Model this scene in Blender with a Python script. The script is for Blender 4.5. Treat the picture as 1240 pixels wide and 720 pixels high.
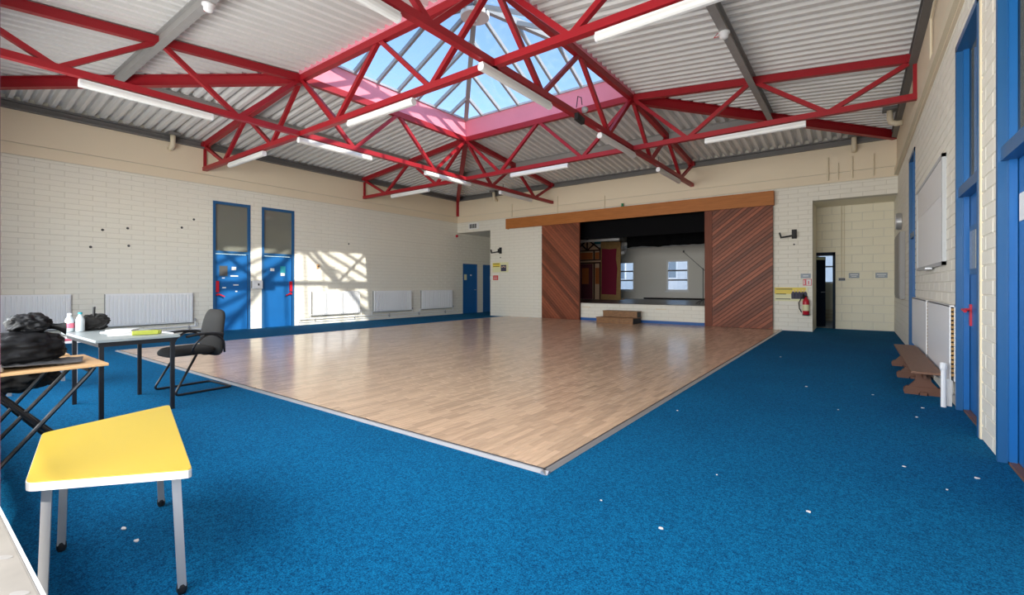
import bpy, math, random
from mathutils import Vector, Matrix, noise
from math import sin, cos, pi, radians, sqrt

for o in list(bpy.data.objects): bpy.data.objects.remove(o)
scene = bpy.context.scene
COL = scene.collection
rnd = random.Random(7)

# ------------------------------------------------------------------ camera
F_PX, HY, TH, EYE = 562.834, 345.092, 0.638, 1.2
cam_d = bpy.data.cameras.new('camera'); cam = bpy.data.objects.new('camera', cam_d); COL.objects.link(cam)
cam_d.sensor_width = 36; cam_d.sensor_fit = 'HORIZONTAL'; cam_d.lens = 36 * F_PX / 1240
cam_d.shift_y = (HY - 360) / 1240 ; cam_d.clip_start = 0.02
cam.location = (0, 0, EYE); cam.rotation_euler = (pi / 2, 0, TH)
scene.camera = cam

# ------------------------------------------------------------------ world, sun, exposure
world = bpy.data.worlds.new('world'); scene.world = world; world.use_nodes = True
wn = world.node_tree.nodes; wl = world.node_tree.links; wn.clear()
wo = wn.new('ShaderNodeOutputWorld'); bg = wn.new('ShaderNodeBackground'); sk = wn.new('ShaderNodeTexSky')
sk.sky_type = 'NISHITA'; sk.sun_disc = False; sk.sun_elevation = radians(32); sk.sun_rotation = radians(92)
sk.air_density = 1.0; sk.dust_density = 0.4; sk.ozone_density = 3.0
wl.new(sk.outputs[0], bg.inputs[0]); wl.new(bg.outputs[0], wo.inputs[0]); bg.inputs[1].default_value = 0.30

SUN_TRAVEL = Vector((-1, 0.04, -0.624))
sd = bpy.data.lights.new('sun', 'SUN'); sun = bpy.data.objects.new('sun', sd); COL.objects.link(sun)
sd.energy = 4.6; sd.angle = radians(0.9); sd.color = (1, .93, .82)
sun.rotation_euler = SUN_TRAVEL.to_track_quat('-Z', 'Y').to_euler(); sun.location = (20, 0, 20)
# added fill light standing in for daylight, behind made-up front windows
ad_ = bpy.data.lights.new('added_daylight_fill', 'AREA'); ad_.shape = 'RECTANGLE'; ad_.size = 10.2; ad_.size_y = 3.2; ad_.energy = 800; ad_.color = (1, .97, .93)
al_ = bpy.data.objects.new('added_daylight_fill', ad_); COL.objects.link(al_); al_.location = (-5.3, -1.1, 2.0); al_.rotation_euler = (pi / 2, 0, 0)

vs = scene.view_settings
vs.view_transform = 'Standard'; vs.look = 'None'; vs.gamma = 1; vs.use_curve_mapping = False; vs.exposure = 0.42

# ------------------------------------------------------------------ room numbers (metres)
D, L, R, YF = 14.234, -13.379, 0.789, 0.22
X1, X2, Y1, Y2 = -8.732, -3.899, 4.849, 9.622
ZB, ZL, ZW = 4.15, 5.24, 4.75
ROOF_W, ROOF_L = 4.84, 5.335
BAND = 3.77
CS, SN = cos(TH), sin(TH)
def project(p):
    d = -p[0] * SN + p[1] * CS
    if d < .05: return None
    return 620 + F_PX * (p[0] * CS + p[1] * SN) / d, HY - F_PX * (p[2] - EYE) / d, d

# ------------------------------------------------------------------ materials
MATS = {}
def mat(name, col, rough=.5, metal=0., spec=.5, noise_amt=0., noise_scale=8., bump=0., bump_scale=60., coat=0., emit=None, emit_s=0., obj_var=0., stretch=None, col2=None):
    m = bpy.data.materials.new(name); m.use_nodes = True; MATS[name] = m
    nt = m.node_tree; b = nt.nodes['Principled BSDF']
    b.inputs['Base Color'].default_value = (*col, 1); b.inputs['Roughness'].default_value = rough
    b.inputs['Metallic'].default_value = metal; b.inputs['Specular IOR Level'].default_value = spec
    b.inputs['Coat Weight'].default_value = coat; b.inputs['Coat Roughness'].default_value = .12
    if emit: b.inputs['Emission Color'].default_value = (*emit, 1); b.inputs['Emission Strength'].default_value = emit_s
    tc = nt.nodes.new('ShaderNodeTexCoord'); vec = tc.outputs['Object']
    if stretch:
        mp = nt.nodes.new('ShaderNodeMapping'); mp.inputs['Scale'].default_value = stretch
        nt.links.new(vec, mp.inputs[0]); vec = mp.outputs[0]
    colsock = None
    if noise_amt or obj_var:
        n = nt.nodes.new('ShaderNodeTexNoise'); n.inputs['Scale'].default_value = noise_scale; n.inputs['Detail'].default_value = 5
        nt.links.new(vec, n.inputs['Vector'])
        mx = nt.nodes.new('ShaderNodeMix'); mx.data_type = 'RGBA'
        c2 = col2 if col2 else tuple(max(0, c * (1 - noise_amt)) for c in col)
        mx.inputs['A'].default_value = (*c2, 1); mx.inputs['B'].default_value = (*(tuple(min(1, c * (1 + noise_amt * .6)) for c in col) if not col2 else col), 1)
        nt.links.new(n.outputs['Fac'], mx.inputs['Factor']); colsock = mx.outputs['Result']
        if obj_var:
            oi = nt.nodes.new('ShaderNodeObjectInfo'); geo = nt.nodes.new('ShaderNodeNewGeometry')
            ad = nt.nodes.new('ShaderNodeMath'); ad.operation = 'ADD'
            nt.links.new(oi.outputs['Random'], ad.inputs[0]); nt.links.new(geo.outputs['Random Per Island'], ad.inputs[1])
            fr = nt.nodes.new('ShaderNodeMath'); fr.operation = 'FRACT'; nt.links.new(ad.outputs[0], fr.inputs[0])
            mr = nt.nodes.new('ShaderNodeMapRange'); mr.inputs['To Min'].default_value = 1 - obj_var; mr.inputs['To Max'].default_value = 1 + obj_var
            nt.links.new(fr.outputs[0], mr.inputs['Value'])
            hs = nt.nodes.new('ShaderNodeHueSaturation'); nt.links.new(colsock, hs.inputs['Color']); nt.links.new(mr.outputs[0], hs.inputs['Value'])
            colsock = hs.outputs[0]
        nt.links.new(colsock, b.inputs['Base Color'])
    if bump:
        n2 = nt.nodes.new('ShaderNodeTexNoise'); n2.inputs['Scale'].default_value = bump_scale; n2.inputs['Detail'].default_value = 3
        nt.links.new(vec, n2.inputs['Vector'])
        bp = nt.nodes.new('ShaderNodeBump'); bp.inputs['Strength'].default_value = bump; bp.inputs['Distance'].default_value = .01
        nt.links.new(n2.outputs['Fac'], bp.inputs['Height']); nt.links.new(bp.outputs[0], b.inputs['Normal'])
    return m

mat('mortar_shade', (.68, .645, .56), .8)  # wall core, darker than the blocks so joint shadow is in the colour
mat('block', (.82, .785, .69), .55, noise_amt=.05, noise_scale=1.2, bump=.25, bump_scale=45)
mat('block_alcove', (.83, .77, .61), .55, noise_amt=.05, noise_scale=1.5, bump=.2, bump_scale=45)
mat('band', (.80, .685, .51), .6, noise_amt=.06, noise_scale=.9)
mat('sheet', (.78, .77, .75), .5, noise_amt=.05, noise_scale=1.5)
mat('red', (.34, .010, .018), .42, spec=.45, noise_amt=.08, noise_scale=5)
mat('pink', (.80, .26, .34), .5, noise_amt=.08, noise_scale=2)  # red upstand in sun: the sunlit pink is put into the base colour
mat('steel_grey', (.31, .30, .29), .5, noise_amt=.12, noise_scale=6)
mat('plate_grey', (.17, .165, .16), .6, noise_amt=.15, noise_scale=4)
mat('alu', (.55, .56, .58), .35, metal=.7)
mat('bar_grey', (.30, .31, .32), .35)
mat('lam_grey', (.45, .46, .47), .4)
mat('alu_light', (.72, .73, .75), .35, metal=.3)
mat('white', (.82, .82, .83), .35)
mat('white_matt', (.8, .8, .79), .6)
mat('rad_white', (.86, .865, .88), .35)
mat('cream_pipe', (.74, .65, .48), .5)
mat('blue', (.008, .125, .38), .35, noise_amt=.12, noise_scale=3)
mat('blue_frame', (.016, .105, .265), .35, noise_amt=.1, noise_scale=4)
mat('navy', (.006, .014, .032), .6, spec=.2)
mat('blue_skirt', (.01, .10, .35), .5)
mat('glass_dark', (.19, .195, .165), .05, spec=.9)
mat('wood_fascia', (.46, .165, .042), .5, spec=.25, noise_amt=.35, noise_scale=3, stretch=(1, 8, 14))
mat('wood_door', (.25, .072, .034), .45, spec=.3, noise_amt=.3, noise_scale=3, stretch=(4, 4, 4), obj_var=.42)
mat('wood_stile', (.18, .05, .024), .5, spec=.22, noise_amt=.3, noise_scale=3, stretch=(9, 9, 1))
mat('wood_bench', (.20, .095, .055), .5, noise_amt=.35, noise_scale=5, stretch=(8, 1, 8))
mat('wood_bench_dark', (.13, .05, .026), .5, noise_amt=.3, noise_scale=6)
mat('wood_step', (.30, .14, .05), .5, noise_amt=.75, noise_scale=9, stretch=(1, 1, 3))
mat('wood_desk', (.60, .36, .17), .4, noise_amt=.12, noise_scale=6, stretch=(6, 1, 1))
mat('black_metal', (.012, .012, .014), .35)
mat('black', (.010, .010, .011), .6)
mat('black_fabric', (.014, .013, .012), .85, bump=.3, bump_scale=200)
mat('black_bag', (.008, .008, .009), .45, spec=.18, bump=.4, bump_scale=14)
mat('grey_bag', (.09, .09, .095), .4, bump=.4, bump_scale=14)
mat('stage_black', (.004, .004, .005), .8, spec=.1)
mat('stage_wall', (.74, .71, .66), .7)
mat('stage_floor', (.17, .16, .16), .35)
mat('yellow', (.50, .355, .045), .35)
mat('lam_white', (.74, .73, .72), .4)
mat('leg_grey', (.36, .36, .37), .4)
mat('edge_white', (.52, .51, .50), .45)
mat('table_grey', (.30, .335, .335), .35)
mat('paper', (.75, .74, .72), .7)
mat('lime', (.33, .36, .04), .5)
mat('label_yellow', (.80, .62, .08), .5)
mat('label_pale', (.76, .74, .45), .5)
mat('red_plastic', (.55, .01, .03), .35)
mat('sign_red', (.65, .06, .05), .5)
mat('sign_grey', (.30, .34, .40), .5)
mat('dark_print', (.05, .045, .09), .6)
mat('ink', (.06, .06, .06), .6)
mat('teal', (.02, .30, .38), .5)
mat('green', (.02, .25, .12), .5)
mat('maroon', (.24, .008, .04), .8)
mat('hessian', (.42, .25, .10), .9, noise_amt=.4, noise_scale=12)
mat('tudor_cream', (.80, .56, .38), .8)
mat('tudor_orange', (.62, .18, .045), .7)
mat('tudor_brown', (.06, .016, .010), .7)
mat('tudor_plum', (.18, .04, .06), .7)
mat('pink_thing', (.7, .15, .22), .6)
mat('bldg', (.75, .75, .76), .8)
mat('bldg_dark', (.22, .27, .33), .3)
mat('tarmac', (.12, .12, .12), .9)
mat('sill', (.17, .16, .145), .6, spec=.2, noise_amt=.25, noise_scale=14)
mat('jamb', (.10, .02, .05), .5)
mat('tube', (.78, .78, .76), .4)
mat('vinyl_grey', (.3, .33, .33), .3)
mat('bottle', (.5, .55, .57), .15, spec=.6)

def glass_mat():
    m = bpy.data.materials.new('glazing'); m.use_nodes = True; MATS['glazing'] = m
    nt = m.node_tree; nt.nodes.clear(); N = nt.nodes.new; K = nt.links.new
    out = N('ShaderNodeOutputMaterial'); tr = N('ShaderNodeBsdfTransparent'); gl = N('ShaderNodeBsdfGlossy'); df = N('ShaderNodeBsdfTranslucent')
    tr.inputs[0].default_value = (.93, .96, .97, 1); gl.inputs['Roughness'].default_value = .03; df.inputs[0].default_value = (.8, .85, .9, 1)
    tc = N('ShaderNodeTexCoord'); mp = N('ShaderNodeMapping'); mp.inputs['Scale'].default_value = (2.2, 2.2, .5)
    n = N('ShaderNodeTexNoise'); n.inputs['Scale'].default_value = 2.5; n.inputs['Detail'].default_value = 6
    K(tc.outputs['Object'], mp.inputs[0]); K(mp.outputs[0], n.inputs['Vector'])
    rp = N('ShaderNodeMapRange'); rp.inputs['From Min'].default_value = .45; rp.inputs['From Max'].default_value = .75; rp.inputs['To Max'].default_value = .14
    K(n.outputs['Fac'], rp.inputs['Value'])
    m1 = N('ShaderNodeMixShader'); K(rp.outputs[0], m1.inputs[0]); K(tr.outputs[0], m1.inputs[1]); K(df.outputs[0], m1.inputs[2])
    m2 = N('ShaderNodeMixShader'); m2.inputs[0].default_value = .05; K(m1.outputs[0], m2.inputs[1]); K(gl.outputs[0], m2.inputs[2]); K(m2.outputs[0], out.inputs[0])
glass_mat()
def carpet_mat():
    m = mat('carpet', (.003, .125, .33), .95, spec=.1)
    nt = m.node_tree; N = nt.nodes.new; K = nt.links.new; b = nt.nodes['Principled BSDF']
    tc = N('ShaderNodeTexCoord'); n = N('ShaderNodeTexNoise'); n.inputs['Scale'].default_value = 150; n.inputs['Detail'].default_value = 2; n.inputs['Roughness'].default_value = .6
    n3 = N('ShaderNodeTexNoise'); n3.inputs['Scale'].default_value = .9; n3.inputs['Detail'].default_value = 6
    K(tc.outputs['Object'], n.inputs['Vector']); K(tc.outputs['Object'], n3.inputs['Vector'])
    cr = N('ShaderNodeValToRGB'); cr.color_ramp.elements[0].position = .40; cr.color_ramp.elements[0].color = (.001, .042, .125, 1)
    cr.color_ramp.elements[1].position = .60; cr.color_ramp.elements[1].color = (.004, .19, .41, 1); 
    n4 = N('ShaderNodeTexNoise'); n4.inputs['Scale'].default_value = 62; n4.inputs['Detail'].default_value = 4; n4.inputs['Roughness'].default_value = .75; K(tc.outputs['Object'], n4.inputs['Vector'])
    av = N('ShaderNodeMath'); av.operation = 'ADD'; K(n.outputs['Fac'], av.inputs[0]); K(n4.outputs['Fac'], av.inputs[1])
    hf = N('ShaderNodeMath'); hf.operation = 'MULTIPLY'; hf.inputs[1].default_value = .5; K(av.outputs[0], hf.inputs[0]); K(hf.outputs[0], cr.inputs[0])
    mx = N('ShaderNodeMix'); mx.data_type = 'RGBA'; mx.blend_type = 'MULTIPLY'; mx.inputs['Factor'].default_value = .35
    cr2 = N('ShaderNodeValToRGB'); cr2.color_ramp.elements[0].position = .3; cr2.color_ramp.elements[0].color = (.55, .6, .65, 1); cr2.color_ramp.elements[1].position = .65
    K(n3.outputs['Fac'], cr2.inputs[0]); K(cr.outputs[0], mx.inputs['A']); K(cr2.outputs[0], mx.inputs['B']); K(mx.outputs['Result'], b.inputs['Base Color'])
    bp = N('ShaderNodeBump'); bp.inputs['Strength'].default_value = .2; bp.inputs['Distance'].default_value = .006; K(n.outputs['Fac'], bp.inputs['Height']); K(bp.outputs[0], b.inputs['Normal'])
carpet_mat()
mat('parquet', (.72, .50, .335), .17, spec=.8, noise_amt=.3, noise_scale=5, stretch=(12, 1.2, 1), obj_var=.16, bump=.03, bump_scale=9)
mat('parquet_joint', (.30, .17, .09), .4)

# ------------------------------------------------------------------ mesh helpers
class MB:
    def __init__(s): s.v = []; s.f = []
    def face(s, pts):
        i = len(s.v); s.v += [tuple(p) for p in pts]; s.f.append(tuple(range(i, i + len(pts)))); return s
    def box(s, x0, x1, y0, y1, z0, z1):
        i = len(s.v)
        s.v += [(x0, y0, z0), (x1, y0, z0), (x1, y1, z0), (x0, y1, z0), (x0, y0, z1), (x1, y0, z1), (x1, y1, z1), (x0, y1, z1)]
        s.f += [tuple(i + k for k in q) for q in ((3, 2, 1, 0), (4, 5, 6, 7), (0, 1, 5, 4), (1, 2, 6, 5), (2, 3, 7, 6), (3, 0, 4, 7))]
        return s
    def bar(s, p, q, w, h, up=(0, 0, 1), roll=0):
        p = Vector(p); q = Vector(q); d = (q - p).normalized(); up = Vector(up)
        if abs(d.dot(up)) > .999: up = Vector((1, 0, 0))
        a = d.cross(up).normalized(); b = a.cross(d)
        if roll: a, b = a * cos(roll) + b * sin(roll), b * cos(roll) - a * sin(roll)
        i = len(s.v)
        for c in (p, q):
            for sa, sb in ((-1, -1), (1, -1), (1, 1), (-1, 1)): s.v.append(tuple(c + a * (sa * w / 2) + b * (sb * h / 2)))
        s.f += [tuple(i + k for k in t) for t in ((3, 2, 1, 0), (4, 5, 6, 7), (0, 1, 5, 4), (1, 2, 6, 5), (2, 3, 7, 6), (3, 0, 4, 7))]
        return s
    def ibeam(s, p, q, w, h, t=.014):
        p = Vector(p); q = Vector(q); d = (q - p).normalized(); a = d.cross(Vector((0, 0, 1))).normalized(); b = a.cross(d)
        s.bar(p, q, t, h - 2 * t); s.bar(p + b * (h / 2 - t / 2), q + b * (h / 2 - t / 2), w, t); s.bar(p - b * (h / 2 - t / 2), q - b * (h / 2 - t / 2), w, t); return s
    def tube(s, path, r, n=8, closed=False):
        P = [Vector(p) for p in path]; i0 = len(s.v); m = len(P); ref = None
        for k in range(m):
            a = P[k - 1] if (k > 0 or closed) else P[k]; c = P[(k + 1) % m] if (k < m - 1 or closed) else P[k]
            t = (c - a).normalized()
            if ref is None:
                ref = t.orthogonal().normalized()
            else:
                ref = (ref - t * ref.dot(t)).normalized()
            b = t.cross(ref)
            for j in range(n):
                an = 2 * pi * j / n; s.v.append(tuple(P[k] + ref * (r * cos(an)) + b * (r * sin(an))))
        for k in range(m if closed else m - 1):
            k2 = (k + 1) % m
            for j in range(n): s.f.append((i0 + k * n + j, i0 + k * n + (j + 1) % n, i0 + k2 * n + (j + 1) % n, i0 + k2 * n + j))
        if not closed:
            s.f.append(tuple(i0 + j for j in reversed(range(n)))); s.f.append(tuple(i0 + (m - 1) * n + j for j in range(n)))
        return s
    def lathe(s, prof, c=(0, 0, 0), n=20, axis='z'):
        i0 = len(s.v)
        for r, t in prof:
            for j in range(n):
                a = 2 * pi * j / n
                p = {'z': (r * cos(a), r * sin(a), t), 'x': (t, r * cos(a), r * sin(a)), 'y': (r * sin(a), t, r * cos(a))}[axis]
                s.v.append((c[0] + p[0], c[1] + p[1], c[2] + p[2]))
        m = len(prof)
        for k in range(m - 1):
            for j in range(n): s.f.append((i0 + k * n + j, i0 + k * n + (j + 1) % n, i0 + (k + 1) * n + (j + 1) % n, i0 + (k + 1) * n + j))
        s.f.append(tuple(i0 + j for j in reversed(range(n)))); s.f.append(tuple(i0 + (m - 1) * n + j for j in range(n)))
        return s
    def prism(s, poly, fn, d0, d1):
        i = len(s.v); n = len(poly)
        s.v += [fn(a, b, d0) for a, b in poly] + [fn(a, b, d1) for a, b in poly]
        s.f.append(tuple(i + k for k in reversed(range(n)))); s.f.append(tuple(i + n + k for k in range(n)))
        for k in range(n): s.f.append((i + k, i + (k + 1) % n, i + n + (k + 1) % n, i + n + k))
        return s
    def grid(s, fn, nu, nv, closed_u=False):
        i0 = len(s.v)
        for a in range(nu):
            for b in range(nv): s.v.append(tuple(fn(a / (nu if closed_u else nu - 1), b / (nv - 1))))
        for a in range(nu if closed_u else nu - 1):
            for b in range(nv - 1):
                a2 = (a + 1) % nu; s.f.append((i0 + a * nv + b, i0 + a2 * nv + b, i0 + a2 * nv + b + 1, i0 + a * nv + b + 1))
        return s
    def build(s, name, m, parent=None, smooth=False, bevel=0, origin=None, recalc=True):
        V = s.v
        if parent is not None: ox = root_loc(parent)
        elif origin is not None: ox = origin
        else: ox = ((min(v[0] for v in V) + max(v[0] for v in V)) / 2, (min(v[1] for v in V) + max(v[1] for v in V)) / 2, min(v[2] for v in V))
        me = bpy.data.meshes.new(name); me.from_pydata([(v[0] - ox[0], v[1] - ox[1], v[2] - ox[2]) for v in V], [], s.f)
        if recalc:
            import bmesh
            bm = bmesh.new(); bm.from_mesh(me); bmesh.ops.recalc_face_normals(bm, faces=bm.faces); bm.to_mesh(me); bm.free()
        me.materials.append(MATS[m]); me.update()
        if smooth:
            for p in me.polygons: p.use_smooth = True
        o = bpy.data.objects.new(name, me); COL.objects.link(o)
        if parent is not None: o.parent = parent
        else: o.location = ox
        if bevel:
            md = o.modifiers.new('bevel', 'BEVEL'); md.width = bevel; md.segments = 2; md.limit_method = 'ANGLE'
        return o
def root_loc(o):
    while o.parent is not None: o = o.parent
    return tuple(o.location) if not o.get('_zero') else (0, 0, 0)
def tag(o, label=None, cat=None, group=None, kind=None):
    if label: o['label'] = label
    if cat: o['category'] = cat
    if group: o['group'] = group
    if kind: o['kind'] = kind
    return o
def thing(name, loc, label, cat, group=None, kind=None):
    o = bpy.data.objects.new(name, None); COL.objects.link(o); o.location = loc; o.empty_display_size = .2
    return tag(o, label, cat, group, kind)
def copy_tree(o, parent=None):
    c = o.copy(); COL.objects.link(c); c.parent = parent
    for ch in list(o.children): copy_tree(ch, c)
    return c
def dup(o, loc, rz=None, label=None):
    c = copy_tree(o); c.location = loc
    if rz is not None: c.rotation_euler[2] = rz
    if label: c['label'] = label
    return c
def box(name, m, ext, parent=None, bevel=0): return MB().box(*ext).build(name, m, parent, bevel=bevel)
def struct(o, label, cat='structure'): return tag(o, label, None, None, 'structure')

# ------------------------------------------------------------------ walls with real blocks
def rect_minus(r, holes):
    out = [r]
    for h in holes:
        nxt = []
        for a0, a1, b0, b1 in out:
            h0, h1, g0, g1 = h
            if h1 <= a0 or h0 >= a1 or g1 <= b0 or g0 >= b1: nxt.append((a0, a1, b0, b1)); continue
            if h0 > a0: nxt.append((a0, h0, b0, b1))
            if h1 < a1: nxt.append((h1, a1, b0, b1))
            m0, m1 = max(a0, h0), min(a1, h1)
            if g0 > b0: nxt.append((m0, m1, b0, g0))
            if g1 < b1: nxt.append((m0, m1, g1, b1))
        out = nxt
    return out
def wall(name, axis, plane, face, s0, s1, z1, holes, label, course=.1125, blen=.45, ztop=BAND, m='block', thick=.25, proud=.006, wide=(), nmax=300, hidden=None):
    """axis 'x': plane X=plane, s runs along Y; face = +1/-1: side that shows."""
    def P(s, z, d): return (plane + face * d, s, z) if axis == 'x' else (s, plane + face * d, z)
    core = MB()
    ss = sorted(set([s0, s1] + [c for h in holes for c in h[:2] if s0 < c < s1]))
    for a, b in zip(ss[:-1], ss[1:]):
        mid = (a + b) / 2; zs = [0.0]
        cuts = sorted((h[2], h[3]) for h in holes if h[0] < mid < h[1])
        z = 0.0
        for c0, c1 in cuts:
            if c0 > z: core_box(core, P, a, b, z, c0, thick)
            z = max(z, c1)
        if z < z1: core_box(core, P, a, b, z, z1, thick)
    w = core.build(name, 'mortar_shade', origin=(0, 0, 0)); struct(w, label)
    pieces = []; g = .005; k = 0; z = 0.0
    while z < ztop - .02:
        zt = min(z + course, ztop); s = s0 - (blen / 2 if k % 2 else 0)
        while s < s1:
            a, b = max(s, s0), min(s + blen, s1)
            if b - a > .03:
                gt = .012 if any(abs(zt - q) < course / 2 for q in wide) else g
                for q in rect_minus((a + g, b - g, z + g, zt - gt), holes):
                    if q[1] - q[0] > .02 and q[3] - q[2] > .02: pieces.append(q)
            s += blen
        z = zt; k += 1
    def score(q):
        c = P((q[0] + q[1]) / 2, (q[2] + q[3]) / 2, 0); pr = project(c)
        if pr is None or not (0 < pr[0] < 1240 and 0 < pr[1] < 720): return 0
        if hidden and hidden(c): return 0
        e0, e1 = project(P(q[0], q[2], 0)), project(P(q[1], q[3], 0))
        if not e0 or not e1: return 0
        return abs(e0[0] - e1[0]) * abs(e0[1] - e1[1])
    pieces.sort(key=score, reverse=True)
    shared = {}; rest = MB()
    for n, q in enumerate(pieces):
        if n < nmax and score(q) > 0:
            key = (round(q[1] - q[0], 3), round(q[3] - q[2], 3))
            c = P((q[0] + q[1]) / 2, (q[2] + q[3]) / 2, 0)
            if key not in shared:
                mb = MB(); block_geo(mb, axis, face, -key[0] / 2, key[0] / 2, -key[1] / 2, key[1] / 2, proud)
                o = mb.build('block', m, origin=(0, 0, 0)); shared[key] = o.data
            else:
                o = bpy.data.objects.new('block', shared[key]); COL.objects.link(o)
            o.parent = w; o.location = c
        else:
            pl = [P(q[0], q[2], 0), P(q[1], q[3], 0)]
            if axis == 'x': block_geo(rest, axis, face, q[0], q[1], q[2], q[3], proud, plane)
            else: block_geo(rest, axis, face, q[0], q[1], q[2], q[3], proud, plane)
    if rest.v: tag(rest.build('block_courses', m, w), kind='stuff')
    return w
def core_box(mb, P, a, b, z0, z1, t):
    p = P(a, z0, 0); q = P(b, z1, -t)
    mb.box(min(p[0], q[0]), max(p[0], q[0]), min(p[1], q[1]), max(p[1], q[1]), z0, z1)
def block_geo(mb, axis, face, a, b, z0, z1, pr, plane=0.0):
    e = .003; i = len(mb.v)
    def P(s, z, d): return (plane + face * d, s, z) if axis == 'x' else (s, plane + face * d, z)
    mb.v += [P(a, z0, 0), P(b, z0, 0), P(b, z1, 0), P(a, z1, 0), P(a + e, z0 + e, pr), P(b - e, z0 + e, pr), P(b - e, z1 - e, pr), P(a + e, z1 - e, pr)]
    mb.f += [tuple(i + k for k in q) for q in ((4, 5, 6, 7), (0, 1, 5, 4), (1, 2, 6, 5), (2, 3, 7, 6), (3, 0, 4, 7))]

H_PASS = (L, -11.62, 0, 3.36); H_STAGE = (-9.0, -1.95, .59, 3.42); H_ALC = (-.91, R, 0, 3.37)
DOORS_L = [(5.05, 5.97), (6.28, 7.21)]
DOORS_R = [(5.14, 6.19), (3.45, 4.55), (10.2, 11.2)]
def hid_left(c): return False
wall('wall_left', 'x', L, 1, YF, 17.6, 4.95, [(a, b, 0, 3.39) for a, b in DOORS_L] + [(14.55, 15.46, 0, 2.11), (15.86, 16.75, 0, 2.11)],
     'cream painted block wall with twin tall blue doors and a row of radiators', wide=(2.22, 2.77))
wall('wall_back', 'y', D, -1, L, R, 4.96, [H_PASS, H_STAGE, H_ALC], 'cream painted block wall holding the stage opening')
wall('wall_right', 'x', R, -1, YF, 15.6, 4.95, [(a, b, 0, 3.5) for a, b in DOORS_R], 'cream painted block wall with whiteboard and blue doors', wide=(2.77,))
wall('wall_alcove', 'y', 15.6, -1, -1.45, R, 3.6, [(-1.36, -.47, 0, 2.11)], 'cream block wall at the back of the recess, with a dark open door', course=.225, blen=.45, ztop=3.6, m='block_alcove', thick=.12)
fw = MB().box(L - .25, -10.5, -.05, YF, 0, 4.95).box(-10.5, -2.3, -.05, YF, 0, .55).box(-10.5, -2.3, -.05, YF, 3.55, 4.95).box(-2.3, -2.225, -.05, YF, 0, 4.95).box(-2.225, R, -.05, YF, 0, .44).box(-2.225, R, -.05, YF, 3.4, 4.95)
struct(fw.build('wall_front', 'block'), 'cream wall with the wide low-silled opening facing the stage')
fwn = thing('window_5', (-6.4, .1, .55), 'added row of unseen front windows for the fill light, beside the low opening', None, kind='structure')  # unseen windows, made up to let the fill light in
for k in range(8):
    x = -10.5 + k * 8.2 / 7; box('added_mullion', 'white', (x - (.06 if k else 0), x + (.06 if k < 7 else 0), .04, .12, .55, 3.55), fwn)
    if k < 7: MB().face([(x, .08, .55), (x + 8.2 / 7, .08, .55), (x + 8.2 / 7, .08, 3.55), (x, .08, 3.55)]).build('pane', 'glazing', fwn, recalc=False)  # panes of the added unseen front windows
for z in (.55, 3.48): box('frame_rail', 'white', (-10.5, -2.3, .04, .12, z, z + .07), fwn)  # rails of the added unseen front windows
# rendered band above the blocks
bd = MB()
def band(mb, z0, z1, t):
    mb.box(L, L + t, YF, D, z0, z1); mb.box(L + t, R - t, D - t, D, z0, z1); mb.box(R - t, R, YF, D, z0, z1)
band(bd, BAND + .014, 4.008, .03); band(bd, 4.022, 4.66, .03)
struct(bd.build('trim_1', 'band'), 'tan rendered band running round the wall tops')
cor = MB().box(R - .075, R - .02, YF, D - .04, 3.80, 3.93)
struct(cor.build('trim_2', 'cream_pipe'), 'cream cornice strip along the whiteboard wall')
wp = MB()
for z0, z1, t in ((4.66, 4.69, .13), (4.69, 4.80, .04), (4.80, 4.83, .13)): band(wp, z0, z1, t)
struct(wp.build('trim_3', 'plate_grey'), 'dark grey steel eaves channel round the wall tops')

# recess, passage and room shells
sh = MB().box(-1.05, -.91, D + .25, 15.6, 0, 3.6).box(-1.05, R + .25, D + .25, 15.72, 3.37, 3.6)
struct(sh.build('wall_recess_side', 'block_alcove'), 'cream side wall and soffit of the recess beside the stage')
ps = MB().box(-11.62, -11.5, D + .25, 17.6, 0, 3.6).box(L, -11.5, 17.6, 17.75, 0, 3.6).box(L, -11.5, D + .25, 17.6, 3.36, 3.5)
struct(ps.build('wall_passage', 'block'), 'cream walls and soffit of the side passage beside the stage')

# ------------------------------------------------------------------ floors
fl = MB().box(L - .3, R + .5, -.05, 17.8, -.2, 0)
struct(fl.build('floor', 'carpet'), 'bright blue carpet covering the hall floor')
WX0, WX1, WY0, WY1 = -10.76, -1.614, 2.526, D - .012
wf = MB().box(WX0, WX1, WY0, WY1, 0.0, .012).build('floor_parquet', 'parquet_joint', origin=(0, 0, 0))
struct(wf, 'pale hardwood strip dance floor set into the carpet')
planks = []; pw = .054; x = WX0
r2 = random.Random(3)
while x < WX1 - .01:
    y = WY0 - r2.uniform(0, .4)
    while y < WY1:
        ln = r2.choice((.22, .28, .34, .4)); a, b = max(y, WY0), min(y + ln, WY1)
        if b - a > .04: planks.append((x, min(x + pw, WX1), a, b))
        y += ln
    x += pw
def pscore(q):
    p = project(((q[0] + q[1]) / 2, (q[2] + q[3]) / 2, 0))
    return (q[1] - q[0]) * (q[3] - q[2]) / p[2] ** 3 if p and 0 < p[0] < 1240 and 0 < p[1] < 720 else 0
planks.sort(key=pscore, reverse=True)
rest = MB(); sh_pl = {}
def plank_geo(mb, a, b, c, d):
    e = .0012; i = len(mb.v); z0, z1 = .012, .0165
    mb.v += [(a, c, z0), (b, c, z0), (b, d, z0), (a, d, z0), (a + e, c + e, z1), (b - e, c + e, z1), (b - e, d - e, z1), (a + e, d - e, z1)]
    mb.f += [tuple(i + k for k in q) for q in ((4, 5, 6, 7), (0, 1, 5, 4), (1, 2, 6, 5), (2, 3, 7, 6), (3, 0, 4, 7))]
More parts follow.
